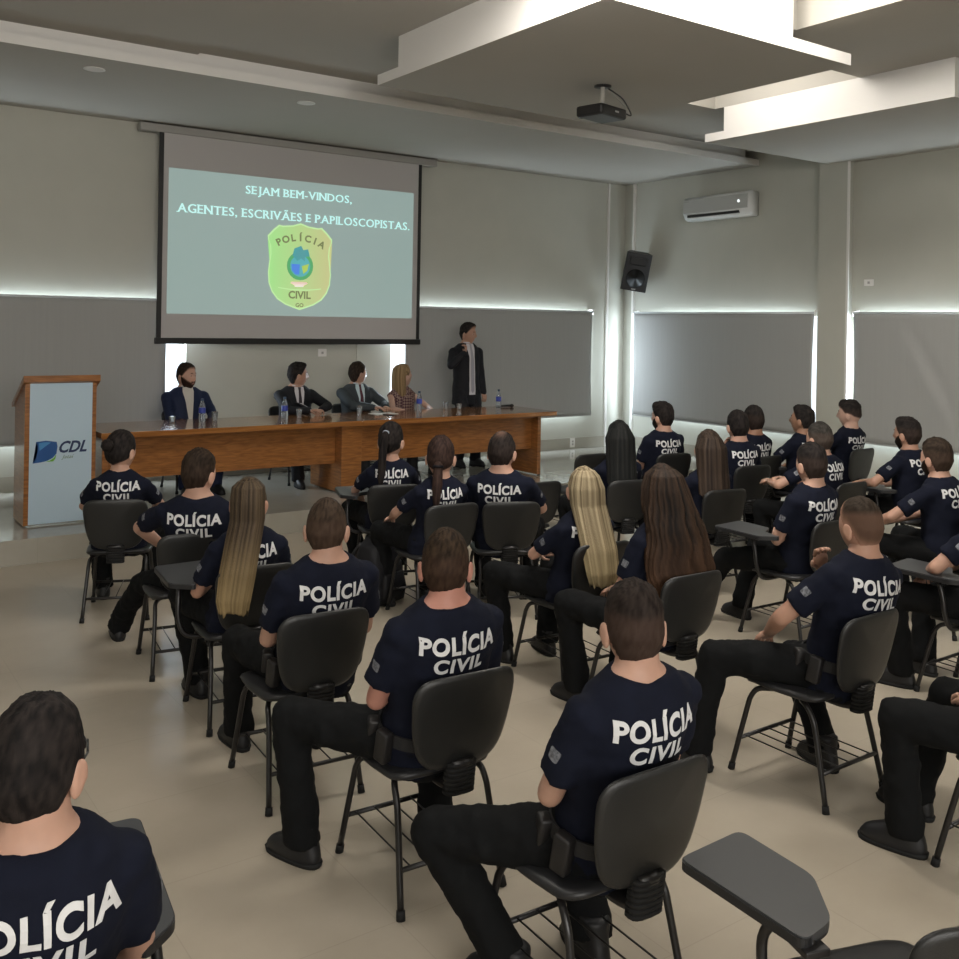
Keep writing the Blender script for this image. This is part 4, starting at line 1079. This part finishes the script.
def chair_proto(tablet):
    """tablet: 0 none, +1 right hand, -1 left hand, 2 = long left tablet"""
    root = thing('student_chair', 'x', 'chair')
    ol = [(-.150,-.170),(.150,-.170),(.188,-.02),(.205,.165),(-.205,.165),(-.188,-.02)]
    ol = round_poly(ol, [.095,.095,.04,.095,.095,.04], 7)
    BM = Matrix.Translation((0,-.297,.635)) @ Matrix.Rotation(R(11), 4, 'X')
    obj('backrest', radial_shell(ol, BM, 0.024, .004, .55), M_SHELL, root, True)
    so = round_poly([(-.190,-.195),(.190,-.195),(.212,.02),(.195,.200),(-.195,.200),(-.212,.02)], [.08,.08,.06,.07,.07,.06], 6)
    SMx = Matrix.Translation((0,0,.425)) @ Matrix.Rotation(R(90), 4, 'X')
    SMx = Matrix(((1,0,0,0),(0,0,1,0),(0,1,0,.425),(0,0,0,1)))
    b = radial_shell(so, SMx, .034, .004, 0)
    for v in b.verts:
        if v.co.y > .12: v.co.z -= (v.co.y-.12)**2*3.0
        if v.co.y < -.12: v.co.z += (v.co.y+.12)**2*2
    obj('seat', b, M_PAD, root, True)
    # bracket with ribbed rubber cover
    b = bmesh.new(); tube(b, smooth_path([(0,-.05,.392),(0,-.20,.392),(0,-.268,.42),(0,-.278,.46),(0,-.288,.50)], 5), [.020]*21, 10)
    for v in b.verts: v.co.x *= 2.2
    br = obj('back_bracket', b, M_TUBE, root, True)
    b = bmesh.new()
    for k in range(7):
        z = .385+.016*k; loft(b, [(0,-.262-.002*k,z,.056,.030),(0,-.262-.002*k,z+.011,.056,.030)], None, 16, 3)
    obj('bracket_cover', b, mat('rubber', (.006,.006,.006), .8), br, True)
    for sx in (-1, 1):
        for sy in (-1, 1):
            top = [(sx*.07, sy*.02, .395), (sx*.135, sy*.07, .395), (sx*.168, sy*.125, .385), (sx*.176, sy*.158, .345), (sx*.180, sy*.178, .28), (sx*.198, sy*.240, .018)]
            b = bmesh.new(); tube(b, smooth_path(top, 4), .0115, 10); lg = obj('leg', b, M_TUBE, root, True)
            b = bmesh.new(); tube(b, [(sx*.1965, sy*.2375, .030), (sx*.199, sy*.243, .0)], [.0145,.0155], 10); obj('foot_cap', b, mat('rubber', (.006,.006,.006), .8), lg, True)
    for sy in (-1, 1):
        b = bmesh.new(); tube(b, [(-.190, sy*.212, .145), (.190, sy*.212, .145)], .009, 8); obj('crossbar', b, M_TUBE, root, True)
    for k in range(5):
        x = -.15+.075*k
        b = bmesh.new(); tube(b, [(x, -.212, .150), (x, .212, .150)], .0032, 6); obj('rack_rod', b, M_TUBE, root, True)
    if tablet:
        s = 1 if tablet in (1,) else -1
        poly = [(.075,.375),(.345,.345),(.345,-.02),(.235,-.10),(.205,.05),(.085,.115)] if tablet != 1 else [(.06,.47),(.345,.45),(.30,-.03),(.215,-.10),(.185,.08),(.07,.17)]
        if tablet == 2: poly = [(0.183, 0.318), (0.395, 0.242), (0.298, -0.112), (0.199, -0.068), (0.13, 0.092)]
        poly = [(x*s, y) for x, y in poly]
        if s < 0: poly = poly[::-1]
        b = bmesh.new(); prism(b, round_poly(poly, .03, 5), .662, .680); tp = obj('writing_tablet', b, M_TAB, root)
        b = bmesh.new(); prism(b, round_poly([(x*1.012, y*1.01) for x, y in poly], .03, 5), .655, .676); obj('tablet_edge', b, M_BLACKP, tp)
        b = bmesh.new(); tube(b, smooth_path([(s*.10, .03, .39),(s*.24, .03, .40),(s*.285, .04, .47),(s*.285, .06, .58),(s*.275, .10 if tablet != 2 else .0, .650),(s*.27, .20 if tablet != 2 else -.10, .655)], 5), .0125, 10)
        obj('tablet_arm', b, M_TUBE, root, True)
        b = bmesh.new(); box(b, s*.27-.03, s*.27+.03, .02 if tablet != 2 else -.12, .19 if tablet != 2 else .03, .640, .657, .003); obj('tablet_bracket', b, M_TUBE, root)
    return root
def chair(label, x, y, az=0, tablet=0, z=0, group='black student chairs', s=1.0):
    if tablet not in PROTO:
        o = PROTO[tablet] = chair_proto(tablet)
        PROTO[(tablet, 'used')] = False
    if not PROTO[(tablet, 'used')]:
        o = PROTO[tablet]; PROTO[(tablet, 'used')] = True
    else: o = copy_tree(PROTO[tablet])
    o.location = (x, y, z); o.rotation_euler = (0, 0, -R(az)); o.scale = (s, s, s)
    setp(o, label, 'chair', group)
    return o
SPK = (6.6, 9.75)
def look(x, y, tx=SPK[0], ty=SPK[1]): return math.degrees(math.atan2(tx-x, ty-y))
def officer(label, chairlabel, cx, cy, top=1.25, az=0, hd=None, tablet=0, chair_az=None, off=(0,0), **kw):
    """seated officer on his own chair; hd = world azimuth the face looks to"""
    chair(chairlabel, cx+off[0], cy+off[1], az if chair_az is None else chair_az, tablet)
    tw = kw.get('twist', 0)
    h = (look(cx, cy) if hd is None else hd)-az
    kw.setdefault('group', None)
    return person(label, (cx, cy), az, top, head=h, **kw)
DK = dict(dark=(.008,.007,.007), lite=(.026,.021,.019))
BR = dict(dark=(.011,.0075,.0055), lite=(.034,.023,.016))
G = 'officers'
def H(base, **k): d = dict(base); d.update(k); return d
straight = lambda cy, w=.09, z=-.50, d=.035, cx=0, fall=.0: [(.112,-.01,.02,.02,0),(.104,-.012,.048,.056,0),(.08,-.016,.070,.082,0),(.02,-.034,w,.088,0),(-.06,-.052,w,.078,0),(-.14,-.075+fall*.3,w*1.02,.060,cx*.3),(-.26,-.105+fall*.7,w*1.03,.048,cx*.7),(min(-.27, z+.05),-.115+fall,w*.95,d,cx),(z,-.12+fall,w*.8,d*.8,cx)]

# column 1 (nearest the left aisle), front to back
officer('seated woman with dark hair in a bun, black shirt, nearest the lectern', 'black chair under the woman with the hair bun near the lectern', 1.849, 6.707, 1.22, 22, hd=52, fem=True, far=True, lean=6, hair=H(DK, bun=(0,-.135,.055), line=WOM, ts=.006, tt=.012), txt=1.12, arms='knees', width=.95, hs=1.15)
officer('seated man turned right, hand on thigh, behind the woman with the bun', 'black chair of the man seated behind the woman with the bun', 1.940, 5.418, 1.235, 30, hd=55, chair_az=8, off=(-.07,.10), lean=10, arms='knees', skin='b', hair=H(BR, sides=.9), feet=((.12,.38), (-.58,.50)), knees=(.2,.6), wl=(-.25,.20,.62), pole_l=(-1,-.2,.3), detail=True, hs=1.1)
officer('seated woman with long brown hair fading to blonde tips', 'black chair of the woman with blonde-tipped long hair', 1.873, 4.683, 1.195, 6, tablet=-1, fem=True, skin='a', lean=11, hair=dict(gloss=1, dark=(.018,.012,.008), lite=(.085,.06,.036), tip=(.27,.195,.095), t0=.35, t1=1.05, groove=.09, secs=straight(0, .074, -.42, .028, -.045, -.13), tt=.006, ts=.004), width=.96, feet=((.14,.34),(-.12,.30)), hs=1.08)
officer('seated man with short cropped brown hair behind the blonde-tipped hair', 'black chair of the man behind the blonde-tipped hair', 1.850, 3.818, 1.225, 4, hd=33, lean=12, skin='b', arms='fold', off=(-.05,.03), hair=H(BR, dark=(.020,.013,.009), lite=(.055,.037,.025), ts=.003, tt=.010, sides=.75), feet=((.16,.34),(-.16,.46)), extras=('belt',), hs=1.06)
officer('seated man with pinkish ears in the centre, left knee out to the side', 'black chair of the man with pinkish ears in the centre', 1.880, 2.978, 1.245, 3, hd=34, lean=12, skin=(.42,.20,.15), arms='fold', hair=H(BR, dark=(.012,.008,.0055), lite=(.045,.029,.018), ts=.004, tt=.013, sides=.85), feet=((.13,.10),(-.34,.25)), knees=(.2,.45), extras=('belt',), hs=1.05)
officer('seated man with short black hair in the central foreground', 'black chair of the man in the central foreground', 1.948, 2.130, 1.245, 2, hd=28, tablet=0, lean=12, off=(-.04,.01), skin='b', arms='fold', hair=H(DK, ts=.004, tt=.016, sides=.7, dark=(.010,.007,.006), lite=(.032,.024,.02)), feet=((.10,.12),(-.20,.13)), knees=(.2,.5), extras=('belt',), hs=1.05)
# column 0
officer('seated man wearing glasses at the bottom left corner', 'black chair with raised tablet at the bottom left corner', 0.395, 2.098, 1.25, 2, hd=36, tablet=1, lean=12, skin='b', hair=H(DK, ts=.006, tt=.016, rough=.3), glasses=True, txt=1.1, hs=1.03, width=.88)
# column 2
officer('seated woman with a high black ponytail in front of the table', 'black chair of the woman with the high black ponytail', 3.681, 6.357, 1.22, 20, hd=50, fem=True, far=True, width=.95, tablet=-1, lean=8, hair=H(DK, tail=[(0,-.07,.07,.018),(0,-.10,.078,.020),(0,-.125,.05,.026),(-.01,-.135,-.06,.030),(-.015,-.14,-.20,.028),(-.02,-.15,-.34,.010)], band=(.25,.28,.32)), arms='knees', feet=((.14,.30),(-.16,.32)), hs=1.15)
officer('seated woman with a low brown ponytail beside the high black ponytail', 'black chair of the woman with the low brown ponytail', 3.546, 5.534, 1.21, 6, hd=42, fem=True, lean=10, hair=H(BR, dark=(.016,.010,.009), lite=(.05,.03,.024), tail=[(0,-.08,.0,.03),(0,-.098,-.04,.030),(0,-.105,-.075,.030),(0,-.125,-.15,.034),(0,-.14,-.24,.026),(0,-.15,-.32,.008)]), arms='knees', hs=1.15)
officer('seated man right of the low brown ponytail, dark hair thinning on top', 'black chair of the man with thinning dark hair before the table', 4.021, 5.378, 1.235, 42, hd=56, chair_az=25, lean=9, skin='b', hair=H(DK, ts=.006, tt=.012, bald=.3, sides=.9), arms='knees', wl=(-.17,.22,.60), hs=1.15)
officer('seated woman with very long straight blonde hair', 'black chair of the woman with long straight blonde hair', 3.609, 4.194, 1.185, 4, hd=26, fem=True, skin='b', lean=10, arms='fold', wl=(-.05,.22,.64), pole_l=(-1,.0,-.5), hair=dict(gloss=1, dark=(.10,.072,.04), lite=(.38,.31,.195), tip=(.34,.27,.15), t0=.4, t1=1.0, groove=.07, secs=straight(0, .092, -.42, .035, 0, -.115), tt=.007, ts=.005), feet=((.10,.34),(-.20,.36)), knees=(.2,.35), hs=1.08)
officer('seated woman with big wavy dark brown hair in the middle of the room', 'black chair of the woman with big wavy dark brown hair', 3.521, 3.487, 1.285, 2, hd=30, fem=True, skin='a', lean=4, hair=dict(gloss=1, dark=(.008,.006,.005), lite=(.045,.026,.016), tip=(.062,.032,.018), t0=.35, t1=1.0, wave=.45, groove=.13, secs=[(.112,-.01,.02,.02,0),(.104,-.012,.050,.058,0),(.08,-.016,.078,.086,0),(.02,-.034,.102,.092,0),(-.06,-.052,.12,.088,.01),(-.14,-.080,.135,.075,.02),(-.24,-.10,.155,.06,.03),(-.36,-.11,.16,.055,.04),(-.45,-.11,.14,.05,.045)], tt=.010, ts=.008), hs=1.1)
officer('seated man with faded clipped hair resting chin on hand', 'black chair of the man resting chin on hand in the right foreground', 3.712, 2.590, 1.25, 6, hd=12, lean=8, pitch=-6, skin='a', detail=True, hair=H(DK, ts=.002, tt=.010, fade=.5, sides=.0, sz=.40, dark=(.018,.012,.008), lite=(.04,.03,.022)), arms='chinR', wr=(.035,.08,.905), pole_r=(.6,.3,-1), wl=(-.16,.19,.61), pole_l=(-1,-.3,-.1), roll=6, off=(-.06,.06), feet=((.10,.10),(-.42,.36)), knees=(.2,.5), extras=('belt',), chair_az=0, hs=1.05)
# column 3
officer('seated woman with long straight black hair near the room corner', 'black chair of the woman with long straight black hair', 5.297, 5.670, 1.22, 14, hd=42, fem=True, far=True, width=.95, lean=8, skin='c', hair=dict(gloss=1, dark=(.004,.005,.005), lite=(.014,.014,.013), secs=straight(0,.10,-.33,.05), groove=.04), arms='knees', hs=1.15)
officer('seated woman with straight dark brown hair in the third column', 'black chair of the woman with straight dark brown hair', 5.579, 5.022, 1.2, 10, hd=40, fem=True, far=True, width=.95, lean=8, hair=dict(gloss=1, dark=(.014,.009,.007), lite=(.05,.034,.024), secs=straight(0,.10,-.28,.05), groove=.06), arms='knees', hs=1.15)
officer('seated man with folded arms, leg stretched out, behind the dark brown hair', 'black chair of the man with folded arms and stretched legs', 5.239, 3.926, 1.245, 2, hd=14, tablet=-1, far=True, width=.95, lean=10, skin='b', arms='fold', detail=True, hair=H(DK, sides=.8), feet=((.05,.46),(-.20,.62)), hs=1.1)
officer('seated person leaning with clasped forearms at the right edge', 'black chair of the person with clasped forearms at the right edge', 5.242, 2.724, 1.26, -8, hd=10, tablet=-1, lean=-4, skin='b', arms='knees', wl=(-.10,.24,.635), wr=(-.03,.25,.62), pole_l=(-1,.1,-.3), pole_r=(.9,.2,-.6), chair_az=0, width=1.05, hs=1.1)
officer('seated person cropped at the right edge, lower foreground, knees bent', 'black chair cropped at the lower right edge', 3.66, 1.71, 1.25, 0, lean=6, feet=((.10,.50),(-.20,.36)), knees=(.2,.3), skin='b')
# column 4
officer('seated bearded man in left profile nearest the room corner', 'black chair of the bearded man nearest the room corner', 6.742, 6.621, 1.25, 10, hd=-8, far=True, width=.95, lean=8, skin='b', beard=(.012,.009,.008), detail=True, hair=H(DK, quiff=1, tt=.02), arms='fold', hs=1.15)
officer('seated man holding a hand to his chin, left of two overlapping heads', 'black chair of the man holding a hand to his chin', 6.760, 5.735, 1.245, 10, hd=22, far=True, width=.95, lean=6, skin='b', detail=True, arms='chin', wl=(-.03,.04,.91), pole_l=(-.6,.4,-1), hair=H(DK, tt=.016), hs=1.15)
officer('seated man, right of two overlapping heads, partly hidden', 'black chair of the man partly hidden behind the hand-to-chin man', 7.330, 6.077, 1.245, 0, hd=20, far=True, width=.95, lean=10, skin='c', hair=H(DK, tt=.014, sides=.8), hs=1.15)
officer('seated man with a greying crop and forearms raised, middle of three heads', 'black chair of the middle of three overlapping men at right', 6.646, 4.756, 1.235, 0, hd=6, far=True, width=.95, lean=-4, skin='b', detail=True, hair=H(DK, dark=(.02,.018,.016), lite=(.05,.045,.04), sides=.7, tt=.010), arms='knees', wl=(-.22,.30,.74), wr=(.0,.30,.74), hs=1.15)
officer('seated man with his chin raised in left profile before the blind', 'black chair of the man with raised chin in profile', 7.786, 5.827, 1.245, 0, hd=-14, far=True, width=.95, lean=4, tablet=-1, pitch=6, skin='c', detail=True, hair=H(DK, quiff=1, tt=.015), arms='knees', hs=1.15)
officer('seated bearded man with crossed forearms at the right edge', 'black chair of the bearded man with forearms on his thighs', 6.264, 3.559, 1.245, 0, hd=8, far=True, width=.95, lean=-6, skin='b', detail=True, beard=(.02,.012,.009), hair=H(BR, dark=(.016,.011,.008), lite=(.04,.028,.02), sides=.8), arms='knees', wl=(-.20,.34,.64), wr=(-.10,.32,.65), pole_l=(-1,.0,-.4), extras=('watch',), hs=1.12)
# columns 5, 6
officer('seated man with trimmed beard in front of the creased blind', 'black chair of the man in front of the creased blind', 7.513, 4.557, 1.25, 0, hd=0, far=True, width=.95, tablet=-1, lean=-2, skin='a', detail=True, beard=(.014,.010,.008), hair=H(DK, quiff=1, tt=.016, sides=.8), arms='knees', wl=(-.24,.24,.70), wr=(-.05,.28,.66), hs=1.15)
officer('seated young man with thick black hair between the two right blinds', 'black chair of the young man between the two right blinds', 8.636, 5.979, 1.26, 0, hd=-16, far=True, width=.95, tablet=-1, lean=12, skin='w', detail=True, hair=H(DK, quiff=1, tt=.022, sides=.8, line=[(0,.50),(40,.46),(62,.36),(78,.12),(92,.10),(108,.05),(125,-.1),(180,-.25)]), arms='knees', wl=(-.16,.20,.72), hs=1.15)
# empty chairs
chair('empty black chair left of the woman with long black hair', 4.60, 5.95, 6, 0)
chair('empty black chair behind the long black hair, in front of the corner', 6.0, 6.95, 4, 0)
chair('empty black chair with a grey tablet at the bottom right corner', 2.07, 1.28, 18, 2)
# backpack on the floor
bp = thing('backpack', 'black backpack lying on the floor beside the brown ponytail chair', 'backpack', (3.42, 6.0, 0), R(20))
b = bmesh.new(); loft(b, [(0,0,.0,.15,.11),(0,0,.03,.175,.13),(0,0,.25,.17,.125),(0,.01,.40,.14,.10),(0,.02,.46,.07,.05)], None, 24, 3)
me = fuse(b, .014, 3); wrinkle(me, .010, (9,9,9), 91); bb = link('bag_body', me, mat('nylon', (.008,.008,.010), .6, .3), bp)
b = bmesh.new(); loft(b, [(0,-.125,.03,.11,.035),(0,-.13,.12,.12,.045),(0,-.125,.22,.10,.03)], None, 20, 3); obj('front_pocket', b, mat('nylon', (.008,.008,.010), .6, .3), bp, True)
for s in (-1, 1):
    b = bmesh.new(); tube(b, smooth_path([(s*.07,.11,.40),(s*.09,.17,.30),(s*.10,.16,.15),(s*.10,.12,.05)], 5), .014, 8); obj('shoulder_strap', b, mat('webbing', (.012,.012,.013), .7), bp, True)

# ------------------------------------------------------------------ panel behind the table
def panelist(label, chl, x, y, az, hd, **kw):
    chair(chl, x, y, az, 0, STAGE, 'black chairs behind the head table')
    return person(label, (x, y), az, kw.pop('top', 1.30), head=hd-az, base=STAGE, detail=True, far=False, hs=1.14, **kw)
panelist('seated bearded man in a blue suit and white shirt at the left of the table', 'black chair of the bearded man in the blue suit', 3.42, 9.98, 180, 150, outfit='suit_blue', skin='b', lean=8, beard=(.025,.013,.009), hair=H(BR, tt=.014), arms='table', wr=(.12,.28,.68), wl=(-.12,.28,.68), width=1.04)
panelist('seated man in a black suit and dark tie with hands together on the table', 'black chair of the man in the black suit and dark tie', 4.58, 9.90, 178, 100, outfit='suit_black', skin='a', lean=-4, hair=H(DK, quiff=1, tt=.017), arms='table', wr=(.02,.36,.80), wl=(-.10,.36,.80), pole_l=(-1,-.1,-.2), width=1.02)
panelist('seated man in a grey suit and burgundy tie looking to the speaker', 'black chair of the man in the grey suit', 5.38, 9.95, 176, 85, outfit='suit_grey', skin='a', lean=2, hair=H(BR, tt=.012), arms='table', wr=(.02,.34,.80), wl=(-.12,.36,.80), width=1.02)
panelist('seated blonde woman in a sleeveless maroon lattice top', 'black chair of the blonde woman at the table', 6.00, 9.95, 176, 85, top=1.26, outfit='dress', fem=True, skin='w', pitch=12, lean=4, arms='table', wr=(.17,.30,.72), wl=(-.17,.30,.72), patch=False,
         hair=dict(gloss=1, dark=(.12,.075,.035), lite=(.34,.23,.12), turn=1.0, secs=[(.128,-.02,.02,.02,0),(.116,-.028,.05,.05,0),(.08,-.038,.078,.07,0),(.0,-.05,.088,.066,0),(-.10,-.05,.092,.062,0),(-.18,-.045,.09,.06,0),(-.25,-.04,.06,.045,0)], groove=.08, line=WOM))
extras_n[(PCOUNT[0]+1, 1)] = V((.6,-.3,.2))
person('standing man in a black suit speaking, right hand raised to his chin', (6.87, 9.98), 178, 1.765, head=-28, pitch=-4, base=STAGE, outfit='suit_black', skin='a', hs=1.1, hip=(0,0,.915), lean=0, twist=0, detail=True,
       hair=H(DK, quiff=1, tt=.018), arms='stand', wr=(.15,.17,1.40), pole_r=(1,-.1,-.8), wl=(-.23,.07,.86), pole_l=(-.6,-1,0), feet=((.12,.02),(-.13,.03)), hand_curl=.9)

# ------------------------------------------------------------------ light
def area(name, loc, rot, sx, sy, power, col=(1,.97,.92), spread=180):
    l = bpy.data.lights.new(name, 'AREA'); l.shape = 'RECTANGLE'; l.size = sx; l.size_y = sy; l.energy = power; l.color = col; l.spread = R(spread)
    o = bpy.data.objects.new(name, l); COL.objects.link(o); o.location = loc; o.rotation_euler = rot; return o
DAY = (.76,.89,1.0)
w = bpy.data.worlds.new('sky'); scene.world = w; w.use_nodes = True
bg = w.node_tree.nodes['Background']; bg.inputs['Color'].default_value = (.85,.93,1,1); bg.inputs['Strength'].default_value = 2.2
# daylight in the window openings, behind the blinds
area('daylight_and_fill', (.5, WALL_Y+.09, 1.44), (R(-90),0,0), 6.1, 1.30, 620, DAY)
area('daylight_and_fill', (7.84, WALL_Y+.09, 1.44), (R(-90),0,0), 3.2, 1.30, 390, DAY)
area('daylight_and_fill', (WALL_X+.15, 8.8, 1.44), (0,R(90),0), 1.30, 2.8, 330, DAY)
area('daylight_and_fill', (WALL_X+.15, 5.0, 1.44), (0,R(90),0), 1.30, 3.5, 420, DAY)
# unseen area lights added behind and left of camera to brighten the room
area('daylight_and_fill', (-.2, Y0+.15, 2.9), (R(90),0,0), 7.0, 1.8, 400, (1,.97,.93))
area('daylight_and_fill', (X0+.15, 2.0, 2.0), (0,R(-90),0), 2.0, 9.0, 25, (1,.98,.95))
# cove lamps
area('cove_lamp', (4.9, 3.7, 4.62), (R(35),0,0), 1.6, .8, 90, (1,.95,.88))
area('cove_lamp', (3.45, 3.9, 4.45), (0,R(-60),0), .4, 1.2, 120, (1,.95,.88))
for px_, py_, pw_ in ((3.35, 4.15, 34), (1.4, 4.6, 22)):  # point lights added to brighten the ceiling and slab side
    pl = bpy.data.lights.new('ceiling_fill', 'POINT'); pl.energy = pw_; pl.shadow_soft_size = .16; pl.color = (1,.95,.9)
    po = bpy.data.objects.new('ceiling_fill', pl); COL.objects.link(po); po.location = (px_, py_, 3.86)
area('cove_lamp', (6.9, 6.1, 4.62), (0,R(-45),0), .6, 1.3, 45, (1,.95,.88))
# unseen fill panels added on the ceiling to raise the room light
def fill_panel(label, x, y, p, sx=1.2, sy=.6):
    r = thing('fill_light_panel', label, 'ceiling light', (x, y, CZ-.018 if x < 2.86 else CZ), 0, 'added fill panels out of view')
    b = bmesh.new(); box(b, -sx/2-.03, sx/2+.03, -sy/2-.03, sy/2+.03, -.05, 0); obj('frame', b, M_WHITE, r)
    b = bmesh.new(); box(b, -sx/2, sx/2, -sy/2, sy/2, -.055, -.05); obj('diffuser', b, emis('fill_panel_%g' % p, (1,.96,.9), p), r)
fill_panel('added fill light panel over the left aisle', .3, 2.2, 11)
fill_panel('added fill light panel behind the camera', .2, -1.4, 10)
fill_panel('added fill light panel over the right seats', 5.2, .6, 12)
fill_panel('added fill light panel over the left front', 1.0, 4.6, 8)
scene.view_settings.view_transform = 'Standard'; scene.view_settings.look = 'None'; scene.view_settings.gamma = 1
scene.view_settings.exposure = 0
